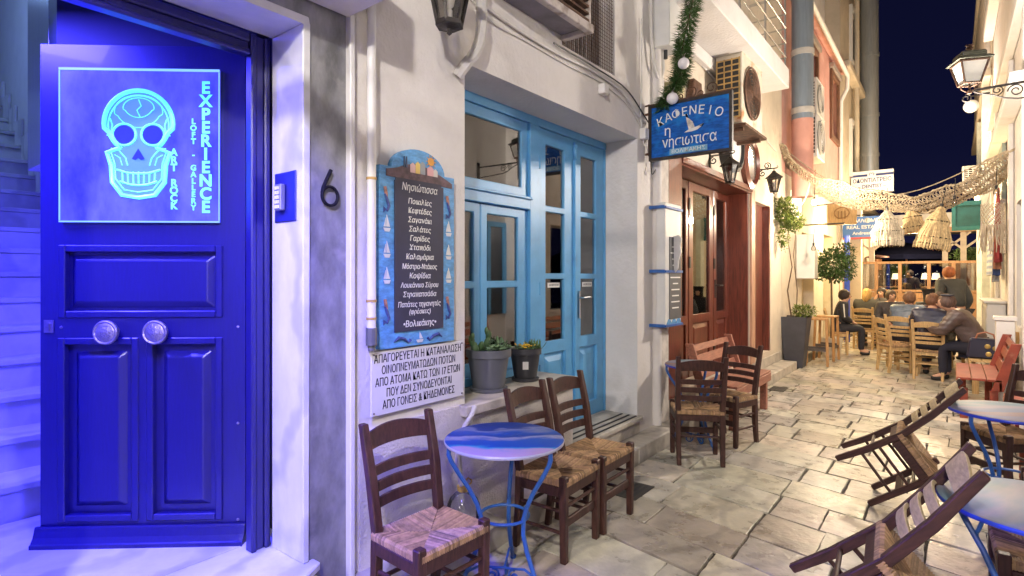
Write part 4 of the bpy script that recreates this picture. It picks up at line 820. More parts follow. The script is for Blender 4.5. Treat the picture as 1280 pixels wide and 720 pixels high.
b = mb(LW); b.tube([(5.5, 2.16, .215), (5.75, 2.16, .215)], .055, 20); b.box(5.52, 5.55, 2.12, 2.2, .127, .17); b.box(5.70, 5.73, 2.12, 2.2, .127, .17); tag(b.build('floor_spotlight', STEEL, smooth=True), 'small metal cylinder spotlight lying on the step by the wooden doors', 'spotlight')

# ------------------------------------------------------------------ chairs
def rush_seat(a, bb, zt):
    """woven rush seat: strands run over the rails and turn at the diagonals"""
    b = mb(); rr = random.Random(3)
    def tri(ax, A, B):               # strands perpendicular to one rail; ax maps (u, v) -> (x, y)
        n = int(2*A/.0105)
        for i in range(n):
            u = -A+(i+.5)*2*A/n; v1 = B*max(.0, abs(u)/A)
            c = rr.uniform(.62, 1.15); w = A/n*.98; dark = rr.random() < .08
            c *= .55 if dark else 1; b.col = (c, c*rr.uniform(.92, 1.0), c*rr.uniform(.84, 1.0))
            pts = [(B+.012, zt-.034), (B+.013, zt-.010), (B+.004, zt+.002), ((B*1.0+v1)/2, zt-.003-.010*(1-((B+v1)/2/B))), (v1, zt-.005-.012*(1-v1/B))]
            vs = []
            for v, z in pts:
                for du, dz in ((-w, -.0030), (0, .0022), (w, -.0030)):
                    x, y = ax(u+du, v); vs.append((x, y, z+dz))
            b.add(vs, [(3*k+j, 3*k+j+1, 3*k+j+4, 3*k+j+3) for k in range(len(pts)-1) for j in (0, 1)])
    tri(lambda u, v: (u, v), a, bb); tri(lambda u, v: (u, -v), a, bb); tri(lambda u, v: (v, u), bb, a); tri(lambda u, v: (-v, u), bb, a)
    b.col = (.35,.32,.3); b.box(-a, a, -bb, bb, zt-.040, zt-.022)
    return b
def make_chair(label, wood, slatm, rush, loc, rot, group):
    """faces +y, seat centre above the origin"""
    q = thing('wooden_chair', label, 'chair', loc, 0, group); q.rotation_euler = rot if isinstance(rot, tuple) else (0, 0, rot); q.scale = (1, 1, .97)
    hw = .19; dp = .148
    def post(sx):
        b = mb(); pts = [(sx*.172, -.180, 0), (sx*.174, -.156, .20), (sx*.175, -.148, .46), (sx*.181, -.180, .68), (sx*.186, -.235, .925)]
        vs = []; h = .0205
        for i, (x, y, z) in enumerate(pts):
            k = h*(.85 if i in (0, 4) else 1); vs += [(x-k, y-k, z), (x+k, y-k, z), (x+k, y+k, z), (x-k, y+k, z)]
        n = len(pts); b.add(vs, [(3,2,1,0), tuple(4*(n-1)+i for i in range(4))]+[(4*i+j, 4*i+(j+1) % 4, 4*i+4+(j+1) % 4, 4*i+4+j) for i in range(n-1) for j in range(4)]); return b
    for sx in (-1, 1): post(sx).build('rear_leg', wood, q, bevel=.004)
    for sx in (-1, 1):
        b = mb(); b.bar((sx*.180, dp, 0), (sx*.184, dp, .482), .037, .037, w2=.043, h2=.043); b.build('front_leg', wood, q, bevel=.005)
    b = mb(); rl = .395
    b.bar((-.175, dp, rl), (.175, dp, rl), .026, .062); b.bar((-.17, -dp, rl), (.17, -dp, rl), .024, .05)
    for sx in (-1, 1): b.bar((sx*.188, -dp+.02, rl), (sx*.19, dp-.02, rl), .022, .056)
    b.build('seat_frame', wood, q, bevel=.003)
    rush_seat(.188, .158, .462).build('woven_seat', rush, q)
    def slat(z0, z1, bow, arch, m, name):
        b = mb(); n = 10; vs = []
        for i in range(n+1):
            t = -1+2*i/n; x = t*.178; zm = (z0+z1)/2; yb = lambda z: -.148-(.032*(z-.46)/.22 if z < .68 else .032+.055*(z-.68)/.245)
            e = arch*(1-t*t); y = yb(zm)-bow*(1-t*t)
            vs += [(x, y-.008, z0+e*.35), (x, y+.008, z0+e*.35), (x, y+.008-(z1-z0)*.2, z1+e), (x, y-.008-(z1-z0)*.2, z1+e)]
        b.add(vs, [(3,2,1,0), tuple(4*n+i for i in range(4))]+[(4*i+j, 4*i+(j+1) % 4, 4*i+4+(j+1) % 4, 4*i+4+j) for i in range(n) for j in range(4)])
        b.build(name, m, q, bevel=.002)
    slat(.800, .872, .030, .030, slatm, 'crest_rail')
    for z in (.688, .618, .548): slat(z, z+.042, .030, .004, slatm, 'back_slat')
    for sx in (-1, 1):
        for z in (.285, .165): b = mb(); b.tube([(sx*.174, -.155, z), (sx*.182, dp, z)], .0105, 8); b.build('side_stretcher', wood, q, smooth=True)
    b = mb(); b.tube([(-.18, dp, .31), (.18, dp, .31)], .0105, 8); b.build('front_stretcher', wood, q, smooth=True)
    b = mb(); b.bar((-.178, dp-.004, .215), (.178, dp-.004, .215), .018, .05); b.build('front_board', wood, q, bevel=.003)
    b = mb(); b.tube([(-.174, -.156, .24), (.174, -.156, .24)], .0105, 8); b.build('back_stretcher', wood, q, smooth=True)
    return q
GC = 'dark wooden chairs with woven seats'
chair = make_chair('dark rush seat chair nearest the camera between pipe and small blue table', DARKWOOD, DARKWOOD, RUSH, (-1.80, 1.71, 0), RAD(-93), GC)
dup(chair, (-1.80, 2.72, 0), RAD(-88), 'dark rush seat chair just beyond the small round table, below the flower pots')
dup(chair, (-1.80, 3.16, 0), RAD(-90), 'dark rush seat chair standing in front of the blue door threshold')
dup(chair, (-1.705, 4.70, 0), RAD(30), 'dark chair with its back turned at the blue table by the wooden doors')
dup(chair, (-1.66, 5.40, 0), RAD(162), 'dark chair facing the camera at the table by the wooden doors')
dup(chair, (.30, 3.10, 0), RAD(92), 'dark chair tucked under the nearest pale table on the right')
dup(chair, (.30, 5.30, 0), RAD(128), 'dark chair beyond the farther pale table on the right')
dup(chair, (.52, 4.16, 0), RAD(4), 'dark chair standing between the two pale tables on the right')
def tilted(pivot, heading, theta):
    rz = heading-PI/2; rm = RZ(rz) @ RX(-theta); off = rm @ Vector((0, .148, 0)); e = rm.to_euler()
    return (pivot[0]-off.x, pivot[1]-off.y, .012-off.z), (e.x, e.y, e.z)
GT = 'dark chairs tipped forward onto the right hand tables'
l, e = tilted((-.327, 2.564), RAD(4.1), RAD(47.4)); tc_ = make_chair('dark chair with pale back slats tipped onto the nearest table', DARKWOOD, PALESLAT, RUSH, l, e, GT)
l, e = tilted((-.453, 4.644), RAD(2.2), RAD(54.4)); dup(tc_, l, e, 'dark chair with pale back slats tipped onto the farther table')

# ------------------------------------------------------------------ cafe tables
def paintmat(name, stops, ns, dist, streak):
    m = bpy.data.materials.new(name); m.use_nodes = True; nt = m.node_tree; b = nt.nodes['Principled BSDF']; L = nt.links.new
    tc = nt.nodes.new('ShaderNodeTexCoord'); mp = nt.nodes.new('ShaderNodeMapping'); mp.inputs['Scale'].default_value = streak; L(tc.outputs['Object'], mp.inputs[0])
    nz = nt.nodes.new('ShaderNodeTexNoise'); nz.inputs['Scale'].default_value = ns; nz.inputs['Detail'].default_value = 5; L(mp.outputs[0], nz.inputs['Vector'])
    sx = nt.nodes.new('ShaderNodeSeparateXYZ'); L(tc.outputs['Object'], sx.inputs[0])
    ma = nt.nodes.new('ShaderNodeMath'); ma.operation = 'MULTIPLY_ADD'; ma.inputs[1].default_value = 1/.62; ma.inputs[2].default_value = .5; L(sx.outputs['Y'], ma.inputs[0])
    m2 = nt.nodes.new('ShaderNodeMath'); m2.operation = 'MULTIPLY_ADD'; m2.inputs[1].default_value = dist; L(nz.outputs[0], m2.inputs[0]); L(ma.outputs[0], m2.inputs[2])
    m3 = nt.nodes.new('ShaderNodeMath'); m3.operation = 'SUBTRACT'; m3.inputs[1].default_value = dist*.5; L(m2.outputs[0], m3.inputs[0])
    r = nt.nodes.new('ShaderNodeValToRGB'); L(m3.outputs[0], r.inputs[0]); el = r.color_ramp.elements
    el[0].position = stops[0][0]; el[0].color = (*stops[0][1], 1); el[1].position = stops[-1][0]; el[1].color = (*stops[-1][1], 1)
    for p, c in stops[1:-1]: e = el.new(p); e.color = (*c, 1)
    L(r.outputs[0], b.inputs['Base Color']); b.inputs['Roughness'].default_value = .55; b.inputs['Specular IOR Level'].default_value = .2
    return m
SEATOP = paintmat('painted_seascape', [(0,(.34,.24,.31)),(.17,(.29,.23,.36)),(.23,(.03,.22,.36)),(.30,(.012,.06,.30)),(.45,(.015,.07,.32)),(.53,(.26,.27,.40)),(.57,(.012,.05,.26)),(.68,(.015,.07,.34)),(.76,(.17,.20,.36)),(.80,(.010,.04,.22)),(1,(.012,.05,.28))], 4.6, .52, (.9,1.9,1))
PALETOP = paintmat('painted_pale_sky', [(0,(.25,.21,.24)),(.25,(.22,.19,.25)),(.4,(.29,.17,.14)),(.5,(.15,.18,.27)),(.65,(.26,.23,.29)),(.8,(.10,.20,.26)),(1,(.24,.22,.26))], 3.0, .5, (1,3,1))
RIMBL = M('table_rim_blue', (.015,.045,.50), .3)
def cafe_table(loc, rz, label, topm, rimm, group, r=.30):
    q = thing('cafe_table', label, 'table', loc, rz, group)
    b = mb(); b.lathe([(0,.733),(r-.006,.735),(r,.731)], 48, cap=False); b.build('tabletop', topm, q, smooth=True)
    b = mb(); b.lathe([(r,.7308),(r+.003,.724),(r,.715),(r-.012,.712),(0,.716)], 48, cap=False); b.build('table_rim', rimm, q, smooth=True)
    for k in range(3):
        a = 2*PI*k/3+RAD(80); ca, sa = math.cos(a), math.sin(a)
        prof = [(r-.014,.712),(r-.012,.68),(r-.022,.65),(r-.06,.585),(r-.115,.50),(r-.155,.42),(r-.176,.355),(r-.178,.28),(r-.155,.20),(r-.115,.11),(r-.065,.03),(r-.04,.008)]
        b = mb(); b.tube([(p*ca, p*sa, z) for p, z in prof], .0115, 8); b.tube([((r-.045)*ca, (r-.045)*sa, 0), ((r-.045)*ca, (r-.045)*sa, .02)], .016, 8); b.build('leg', BLUEMETAL, q, smooth=True)
    b = mb(); b.tube([(.122*math.cos(t), .122*math.sin(t), .345) for t in [2*PI*i/32 for i in range(32)]], .008, 8, closed=True); b.build('brace_ring', BLUEMETAL, q, smooth=True)
    b = mb()
    for k in range(3):
        a = 2*PI*k/3+RAD(80); ca, sa = math.cos(a), math.sin(a); b.tube([(p*ca, p*sa, z) for p, z in ((r-.10,.09),(.13,.11),(.06,.09),(.02,.08),(0,.08))], .006, 6)
        b.tube([(c[0]*ca, c[0]*sa, c[2]) for c in scroll((.065, 0, .045), .04, .012, 1.4, PI/2)], .006, 6)
    b.build('scroll_brace', BLUEMETAL, q, smooth=True)
    return q
cafe_table((-1.78, 2.20, 0), RAD(38.2), 'small round table with painted blue sea top between the dark chairs', SEATOP, M('pale_rim', (.36,.36,.46), .3), 'round blue metal cafe tables')
cafe_table((.25, 2.72, 0), RAD(70), 'round table with pale painted top and blue rim nearest on the right', PALETOP, RIMBL, 'round blue metal cafe tables')
cafe_table((.27, 4.53, 0), RAD(30), 'round pale topped blue table farther along the right side', PALETOP, RIMBL, 'round blue metal cafe tables')
cafe_table((-1.87, 5.14, 0), RAD(10), 'round blue table by the wooden doors half hidden behind chairs', PALETOP, RIMBL, 'round blue metal cafe tables', .28)

# ------------------------------------------------------------------ benches
def bench(loc, rz, label, L_, m, step=0):
    """faces +y, length along x"""
    q = thing('wooden_bench', label, 'bench', loc, rz, 'slatted wooden benches with slanted backs')
    b = mb()
    for k in range(3): b.box(-L_/2, L_/2, -.19+k*.127, -.069+k*.127, .425, .45)
    b.build('seat', m, q, bevel=.003)
    b = mb(); b.box(-L_/2, L_/2, .165, .19, .33, .423); b.box(-L_/2, L_/2, -.19, -.165, .33, .423); b.build('apron', m, q, bevel=.003)
    for z, yy in ((.52, -.215), (.66, -.262), (.78, -.302)):
        b = mb(); b.bar((-L_/2+.02, yy, z), (L_/2-.02, yy, z), .022, .10 if z < .7 else .07, up=(0,-.33,1)); b.build('back_slat', m, q, bevel=.003)
    for sx in (-1, 1):
        b = mb(); b.xf = TR(sx*(L_/2-.02), 0, 0) @ RZ(PI/2); b.prism([(-.13,.30),(-.04,.30),(-.24+-.10,.84),(-.24-.02,.84)] if False else [(-.10,.33),(-.20,.33),(-.345,.84),(-.26,.84)], -.02, .02); b.build('end_board', m, q, bevel=.003)
        
        for ya, z0 in ((.09, 0), (-.16, step)): b = mb(); b.box(sx*(L_/2-.07)-.035, sx*(L_/2-.07)+.035, ya, ya+.07, z0, .329); b.build('leg', m, q, bevel=.003)
    return q
bench((.22, 8.46, 0), RAD(90), 'red painted bench with slanted back standing empty on the right', 1.3, BENCHRED)
bench((.56, 6.35, 0), RAD(90), 'red bench partly cut off behind the tipped chairs', 1.3, BENCHRED)
bench((.36, 10.25, 0), RAD(90), 'pale wooden bench where the brown coated guest sits', 1.5, YELWOOD)
bench((-1.86, 6.38, 0), RAD(-90), 'worn reddish bench backed against the wooden doors', 1.3, BENCHPINK, .128)

GRM = M('grate_iron', (.05,.045,.04), .6, .4, var=.3)
for (gx, gy, lb) in ((-1.82, 3.72, 'small iron drain grate in the paving beside the third chair'), (-1.88, 8.3, 'small iron drain grate in the paving below the brown wood panel')):
    q = thing('drain_grate', lb, 'grate', (gx, gy, 0), 0, 'drain grates along the kerb'); b = mb(); b.plate(-.10, .10, -.16, .16, 0, .008, [(-.08+.04*k, -.055+.04*k, -.13, .13) for k in range(4)]); 
    o = b.build('bars', GRM, q); o.rotation_euler = (-PI/2, 0, 0); o.location = (0, 0, .004)
    b = mb(); b.box(-.1, .1, -.16, .16, .001, .003); b.build('pit_dark_plate', BLACK, q)  # black sheet in place of the shaded pit under the bars
# ------------------------------------------------------------------ far furniture
GP = 'pale wooden chairs of the far cafe'
pc = make_chair('pale chair with its back turned under the guest in navy', YELWOOD, YELWOOD, RUSH, (-.27, 10.55, 0), RAD(-6), GP)
dup(pc, (-.74, 10.98, 0), RAD(-58), 'pale empty chair left of the guest in navy')
dup(pc, (-.66, 11.62, 0), RAD(-18), 'pale chair under the guest in the blue grey jacket')
dup(pc, (-1.47, 14.1, 0), RAD(-8), 'yellowish chair beside the topiary tree under the blonde guest')
dup(pc, (-1.80, 12.85, 0), RAD(-80), 'pale chair under the man in the striped sleeve jacket')
dup(pc, (-1.28, 15.6, 0), RAD(175), 'pale chair under the dark haired woman at the back')
dup(pc, (-.32, 13.6, 0), RAD(170), 'pale chair under the guest in the dark hood')
def square_table(loc, label, w, m):
    q = thing('square_table', label, 'table', loc, RAD(8), 'square tables of the far cafe')
    b = mb(); b.box(-w/2, w/2, -w/2, w/2, .72, .75); b.build('tabletop', m, q, bevel=.006)
    for sx in (-1, 1):
        for sy in (-1, 1): b = mb(); b.bar((sx*(w/2-.03), sy*(w/2-.03), 0), (sx*(w/2-.12), sy*(w/2-.12), .72), .04, .04); b.build('leg', YELWOOD, q)
square_table((-.14, 11.28, 0), 'white topped table where the guests sit together', .74, WHITEPL)
square_table((-1.38, 14.85, 0), 'pale wooden table before the dark haired woman', .7, YELWOOD)
def stool(loc, rz, label):
    q = thing('bar_stool', label, 'stool', loc, rz, 'tall pine bar stools')
    b = mb(); b.box(-.17, .17, -.17, .17, .79, .82); b.build('seat', STOOLWOOD, q, bevel=.004)
    for sx in (-1, 1):
        for sy in (-1, 1): b = mb(); b.bar((sx*.165, sy*.165, 0), (sx*.145, sy*.145, .79), .038, .038); b.build('leg', STOOLWOOD, q, bevel=.003)
    b = mb()
    for sx in (-1, 1): b.bar((sx*.16, -.15, .25), (sx*.16, .15, .25), .02, .045); b.bar((-.15, sx*.16, .28), (.15, sx*.16, .28), .02, .045)
    b.build('foot_rail', M('dark_foot_rail', (.08,.06,.05), .5), q); return q
stool((-1.86, 10.95, 0), RAD(8), 'pine bar stool next to the dark planter'); stool((-1.84, 11.75, 0), RAD(-6), 'pine bar stool in front of the topiary tree')
q = thing('tapered_planter', 'tall dark tapered planter at the end of the step', 'planter', (-2.12, 10.52, 0))
b = mb(); b.add([(-2.26,10.40,.0),(-1.98,10.40,0),(-1.98,10.68,0),(-2.26,10.68,0),(-2.32,10.33,.86),(-1.90,10.33,.86),(-1.90,10.75,.86),(-2.32,10.75,.86)], [(3,2,1,0),(0,1,5,4),(1,2,6,5),(2,3,7,6),(3,0,4,7)]); P('body', b, SLATE, q, bevel=.01)
b = mb(); b.box(-2.29, -1.93, 10.36, 10.72, .80, .84); P('soil', b, M('soil', (.03,.02,.015), .95), q)

# ------------------------------------------------------------------ plants
LEAF = M('dark_leaf', (.055,.11,.030), .5, var=.4, vs=30, vcol=True); LEAFY = M('yellow_green_leaf', (.13,.17,.035), .5, var=.4, vs=30, vcol=True)
SUCC = M('succulent_green', (.10,.17,.09), .5, var=.3, vs=40, vcol=True); BARK = M('bark', (.12,.08,.05), .9, var=.4, vs=20, bump=.5)
def leafcloud(b, c, rad, n, size, rr, hollow=.45):
    c = Vector(c)
    for _ in range(n):
        while True:
            p = Vector((rr.uniform(-1,1), rr.uniform(-1,1), rr.uniform(-1,1)))
            l = p.length
            if hollow < l < 1: break
        lump = .78+.30*math.sin(p.x*5+c.x)*math.sin(p.y*6+1)*math.sin(p.z*5+2)
        pos = c+Vector((p.x*rad[0], p.y*rad[1], p.z*rad[2]))*lump
        d = (p+Vector((rr.gauss(0,.6), rr.gauss(0,.6), rr.gauss(0,.6)-.1))); t = rr.uniform(.6, 1.35); b.col = (t*rr.uniform(.85,1.15), t, t*rr.uniform(.7,1.1))
        L_ = size*rr.uniform(.7, 1.3); b.leaf(pos, d, L_, L_*.5)
def branchy(b, base, top, n, r, rr, spread):
    base = Vector(base); top = Vector(top); b.tube([base, base.lerp(top, .5)+Vector((.01,-.015,0)), top], [r, r*.85, r*.7], 8)
    for k in range(n):
        a = 2*PI*k/n; b.tube([top, top+Vector((math.cos(a)*spread*.5, math.sin(a)*spread*.5, .12)), top+Vector((math.cos(a)*spread, math.sin(a)*spread, .28+.05*rr.random()))], [r*.6, r*.4, r*.2], 5)
rr = random.Random(4)
q = thing('topiary_tree', 'small round headed tree with slim trunk before the far left cafe', 'tree', (-1.84, 12.3, 0))
b = mb(); branchy(b, (-1.84,12.3,.35), (-1.84,12.3,1.45), 6, .022, rr, .25); P('trunk', b, BARK, q, smooth=True)
b = mb(); leafcloud(b, (-1.82,12.3,1.78), (.46,.46,.38), 1300, .075, rr); leafcloud(b, (-1.62,12.25,1.98), (.22,.24,.26), 350, .07, rr); leafcloud(b, (-2.05,12.3,1.70), (.24,.26,.26), 350, .07, rr); leafcloud(b, (-1.58,12.2,1.62), (.2,.2,.18), 220, .07, rr); P('crown', b, LEAF, q)
b = mb(); b.lathe([(.15,0),(.20,.36),(.185,.36),(.18,.33),(0,.33)], 20, (-1.84,12.3,0)); P('pot', b, CREAM, q)
q = thing('climbing_plant', 'yellow green leafy plant growing on the wall above the dark planter', 'plant', (-2.1, 10.35, .84))
b = mb(); leafcloud(b, (-2.16,10.0,2.60), (.20,.26,.30), 900, .06, rr, .05); leafcloud(b, (-2.05,10.1,2.44), (.18,.2,.20), 420, .06, rr, .05); leafcloud(b, (-2.18,9.95,2.18), (.10,.14,.26), 220, .055, rr, .05); P('foliage', b, LEAFY, q)
b = mb(); b.tube([(-2.15,10.4,.84),(-2.2,10.35,1.3),(-2.12,10.3,1.7),(-2.18,10.25,2.2),(-2.1,10.2,2.6)], [.014,.012,.01,.008,.005], 6); b.tube([(-2.1,10.5,.84),(-2.08,10.5,1.3),(-2.12,10.4,1.9),(-2.05,10.3,2.4)], [.01,.009,.007,.004], 6); P('stem', b, BARK, q, smooth=True)
q = thing('planter_shrub', 'low bright green plant growing in the dark tapered planter', 'plant', (-2.08, 10.55, .84))
b = mb(); leafcloud(b, (-1.98,10.5,.96), (.22,.2,.12), 260, .07, rr, .1); P('foliage', b, LEAFY, q)
def pot(loc, r, h, m, label):
    q = thing('flower_pot', label, 'pot', loc, 0, 'plastic pots on the blue window sill')
    b = mb(); b.lathe([(0,0),(r*.80,0),(r*.84,.012),(r*.84,.022),(r*.62,.022)], 32); b.build('saucer', m, q, smooth=True)
    b = mb(); b.lathe([(r*.66,.014),(r*.70,.03),(r*.90,h*.80),(r*.90,h*.80),(r*.99,h*.81),(r*1.0,h*.99),(r*.95,h),(r*.92,h*.97),(r*.90,h*.85)], 36, cap=False); b.build('body', m, q, smooth=True)
    b = mb(); b.lathe([(r*.91,h*.86),(0,h*.89)], 24, cap=False); b.build('soil', M('potting_soil', (.035,.024,.016), .95, var=.5, vs=60), q)
    return q
q = pot((-2.40, 2.80, .80), .150, .275, GREYPL, 'larger grey plastic pot on the sill')
pz = .80+.245
q = thing('succulent_plant', 'pale rosette succulent and cactus pads growing in the larger grey pot', 'plant', (-2.40, 2.80, pz))
b = mb()
for (cx_, cy_, cz_, R_) in ((-2.30,2.76,pz+.035,.075),(-2.33,2.90,pz+.03,.05),(-2.41,2.90,pz+.03,.045)):
    for ringi, (nn, rr_, el) in enumerate(((9,1,.35),(8,.8,.8),(6,.55,1.2),(4,.3,1.6))):
        for k in range(nn):
            a = 2*PI*k/nn+ringi*.4; b.col = (1.6+.3*ringi*.2, 1.5, 1.5); b.leaf((cx_, cy_, cz_), (math.cos(a), math.sin(a), el*.8-.1), R_*rr_, R_*.55)
P('rosette', b, SUCC, q)
b = mb()
for (x, y, z, s) in ((-2.43,2.70,pz-.02,.055),(-2.44,2.68,pz+.045,.042),(-2.42,2.665,pz+.085,.03),(-2.45,2.79,pz-.03,.05),(-2.45,2.84,pz+.0,.05),(-2.46,2.87,pz+.06,.042),(-2.46,2.85,pz+.105,.03),(-2.41,2.74,pz+.01,.038)):
    b.xf = TR(x, y, z+s) @ RZ(rr.uniform(-.5,.5)) @ RY(rr.uniform(-.4,.4)); b.lathe([(0,-s),(s*.35,-s*.7),(s*.5,0),(s*.4,s*.6),(0,s)], 10)
P('cactus_pad', b, M('cactus_green', (.045,.10,.035), .55), q, smooth=True)
b = mb(); leafcloud(b, (-2.36,2.86,pz+.03), (.09,.09,.05), 120, .035, rr, .1); P('small_leaves', b, SUCC, q)
q = pot((-2.42, 3.23, .80), .118, .235, DGREYPL, 'smaller dark plastic pot with white price tag on the sill')
b = mb(); c_ = Vector((-2.42, 3.23, .80)); a = RAD(-52); b.xf = TR(*c_) @ RZ(a) @ TR(.103, 0, .12) @ RY(RAD(9)); b.box(0, .002, -.02, .02, -.028, .028); b.build('price_tag', WHITEPL, q, world=True)
pz = .80+.21
q = thing('stonecrop_plant', 'low green stonecrop with small yellow flowers in the dark pot', 'plant', (-2.42, 3.23, pz))
b = mb(); leafcloud(b, (-2.41,3.24,pz+.01), (.11,.11,.045), 260, .035, rr, .1)
for k in range(26): b.col = (.8,.9,.6); b.leaf((-2.40+rr.uniform(-.03,.07), 3.25+rr.uniform(-.02,.08), pz+.01), (rr.gauss(0,.4), rr.gauss(0,.4), 1), .08, .014)
P('foliage', b, SUCC, q)
b = mb()
for k in range(30): x, y = -2.38+rr.gauss(0,.035), 3.17+rr.gauss(0,.035); b.lathe([(0,0),(.008,.004),(0,.01)], 6, (x, y, pz+.035+rr.uniform(0,.02)))
P('yellow_flowers', b, M('yellow_flower', (.60,.36,.02), .6), q)

# christmas garland with white baubles over the hanging sign
q = thing('fir_garland', 'green fir garland hanging down onto the blue hanging sign', 'garland', (-1.95, 4.92, 3.1))
path = [(-1.74,4.96,4.55),(-1.80,4.95,4.2),(-1.84,4.94,3.95),(-1.90,4.92,3.70),(-1.92,4.92,3.55),(-1.91,4.91,3.42),(-1.96,4.90,3.30),(-2.03,4.89,3.18),(-2.08,4.88,3.08)]
b = mb()
for i in range(len(path)-1):
    p = Vector(path[i]); r_ = Vector(path[i+1])
    for k in range(430):
        t = rr.random(); c_ = p.lerp(r_, t); a = rr.uniform(0, 2*PI); d = Vector((math.cos(a), math.sin(a), rr.uniform(-.9,.5))); g = rr.uniform(.5,1.3); b.col = (g, g, g)
        b.leaf(c_+d*.012, d, rr.uniform(.08,.125), .009)
P('needles', b, M('fir_needle_green', (.055,.14,.03), .6, vcol=True), q)
b = mb(); b.tube(path, .008, 6); P('wire', b, BARK, q)
for i, (x, y, z, r_) in enumerate(((-1.87,4.83,3.43,.050),(-1.96,4.80,3.13,.052))):
    q = thing('bauble', ['white bauble on the upper part of the garland', 'white bauble where the garland meets the hanging sign', 'white bauble at the lower end of the garland'][i], 'bauble', (x, y, z), 0, 'white baubles on the garland')
    b = mb(); b.lathe([(r_*math.sin(PI*k/14), -r_*math.cos(PI*k/14)) for k in range(15)], 20); b.build('ball', M('white_bauble_glass', (.72,.70,.72), .2), q, smooth=True)
    b = mb(); b.tube([(0,0,r_*.95),(0,0,r_*1.2)], .010, 8); b.tube([(0,0,r_*1.2),(.01,.02,r_*1.9)], .002, 4); b.build('cap', CHROME, q)

# ------------------------------------------------------------------ net, shades, bulbs across the alley
NETM = M('straw_fishing_net', (.42,.345,.24), .9, var=.35, vs=20)
cp = [(-2.29,10.5,3.64),(-1.92,10.55,3.16),(-1.36,10.6,2.865),(-.855,10.6,2.74),(-.387,10.6,2.65),(.015,10.6,2.76),(.376,10.55,2.966),(.65,10.5,3.16)]
def cr(pts, t):
    n = len(pts)-1; f = min(t*n, n-1e-6); i = int(f); u = f-i; p0, p1, p2, p3 = [Vector(pts[max(0, min(n, j))]) for j in (i-1, i, i+1, i+2)]
    return .5*((2*p1)+(p2-p0)*u+(2*p0-5*p1+4*p2-p3)*u*u+(3*p1-p0-3*p2+p3)*u**3)
rn = random.Random(9); NU, NV = 170, 22; vs = []
for i in range(NU+1):
    t = i/NU; c_ = cr(cp, t); wdt = .25+.05*math.sin(t*9)+.04*math.sin(t*23)
    for k in range(NV+1):
        w = k/NV-.5; sag = -.10*(1-4*w*w)
        vs.append(c_+Vector((rn.uniform(-.008,.008)+.03*math.sin(k*1.7+i*.3), w*.62*(1+.2*math.sin(t*7))+rn.uniform(-.01,.01), -w*wdt+sag*.5+.03*math.sin(t*31+k)+rn.uniform(-.01,.01))))
b = mb(); 
def strand(p, r_): 
    b.bar(p, r_, .0095, .0095)
for i in range(NU):
    for k in range(NV):
        a = i*(NV+1)+k
        if (i+k) % 2 == 0: strand(vs[a], vs[a+NV+2])
        else: strand(vs[a+1], vs[a+NV+1])
for k in (0, NV):
    b.tube([vs[i*(NV+1)+k] for i in range(NU+1)], .014, 5)
for _ in range(420):
    v = rn.choice(vs); d = Vector((rn.gauss(0,1), rn.gauss(0,1), rn.gauss(-.6,.8))); b.leaf(v, d, rn.uniform(.04,.11), .008)
net = b.build('straw_net', NETM); tag(net, 'long straw coloured fishing net slung across the alley', 'net'); net['kind'] = 'thing'
b = mb(); b.tube([cr([(-2.3,10.3,3.75),(-1.4,10.4,2.98),(-.5,10.4,2.82),(.64,10.4,3.32)], i/20) for i in range(21)], .008, 6); tag(b.build('rope', NETM), 'thin twisted rope running along the top of the fishing net', 'rope')
STRAW = M('pale_raffia', (.62,.54,.40), .9, var=.3, vs=30, vcol=True); STRAWY = M('golden_raffia', (.58,.44,.24), .9, var=.3, vs=30, vcol=True)
def raffia_shade(loc, label, tiers, m, tilt=0, cord=.35):
    q = thing('raffia_lampshade', label, 'lampshade', loc, 0, 'raffia shades hanging under the net'); q.rotation_euler = (0, tilt, 0)
    b = mb(); ru = random.Random(int(loc[0]*100)+5)
    for (r0, r1, z0, z1) in tiers:
        nn = 70
        for k in range(nn):
            a = 2*PI*k/nn+ru.uniform(-.04,.04); t = ru.uniform(.65,1.2); b.col = (t,t,t); ww = 2*PI*r1/nn*1.1
            ca, sa = math.cos(a), math.sin(a); j = ru.uniform(.97,1.04); zz = z1-ru.uniform(0,.022)
            mid = (r0+r1)/2*1.02
            b.tube([(r0*ca, r0*sa, z0), (mid*ca, mid*sa, (z0+z1)/2), (r1*j*ca, r1*j*sa, z1+.03), (r1*j*ca*1.0, r1*j*sa, zz-.03)], [ww*.35, ww*.5, ww*.55, ww*.3], 4)
    b.build('raffia', m, q)
    b = mb()
    for (r0, r1, z0, z1) in tiers: b.tube([(r1*math.cos(t), r1*math.sin(t), z1+.03) for t in [2*PI*i/28 for i in range(28)]], .008, 6, closed=True)
    b.build('hoop', m, q); b = mb(); b.tube([(0,0,tiers[0][2]-.01),(0,0,tiers[0][2]+cord)], .006, 6); b.tube([(0,0,tiers[0][2]-.02),(0,0,tiers[0][2]+.05)], .022, 8); b.build('cord', DCABLE, q); return q
raffia_shade((-.79, 10.3, 2.0), 'pale fringed raffia lampshade hanging under the middle of the net', [(.03,.14,.55,.38),(.12,.20,.40,.20),(.18,.205,.26,.05)], STRAW)
raffia_shade((-.25, 10.3, 1.97), 'wide golden raffia lampshade tilted under the net', [(.03,.14,.60,.36),(.11,.20,.42,.12),(.16,.215,.25,.02)], STRAWY, .20, .25)
raffia_shade((-.46, 10.75, 2.22), 'smaller golden raffia lampshade hanging behind the tilted one', [(.03,.12,.38,.22),(.09,.16,.26,.06)], STRAWY, -.15, .25)
q = thing('macrame_hanging', 'netted macrame tube with fringes hanging at the right wall', 'macrame', (.44, 10.3, 1.9))
b = mb(); rm = random.Random(2); nn = 16
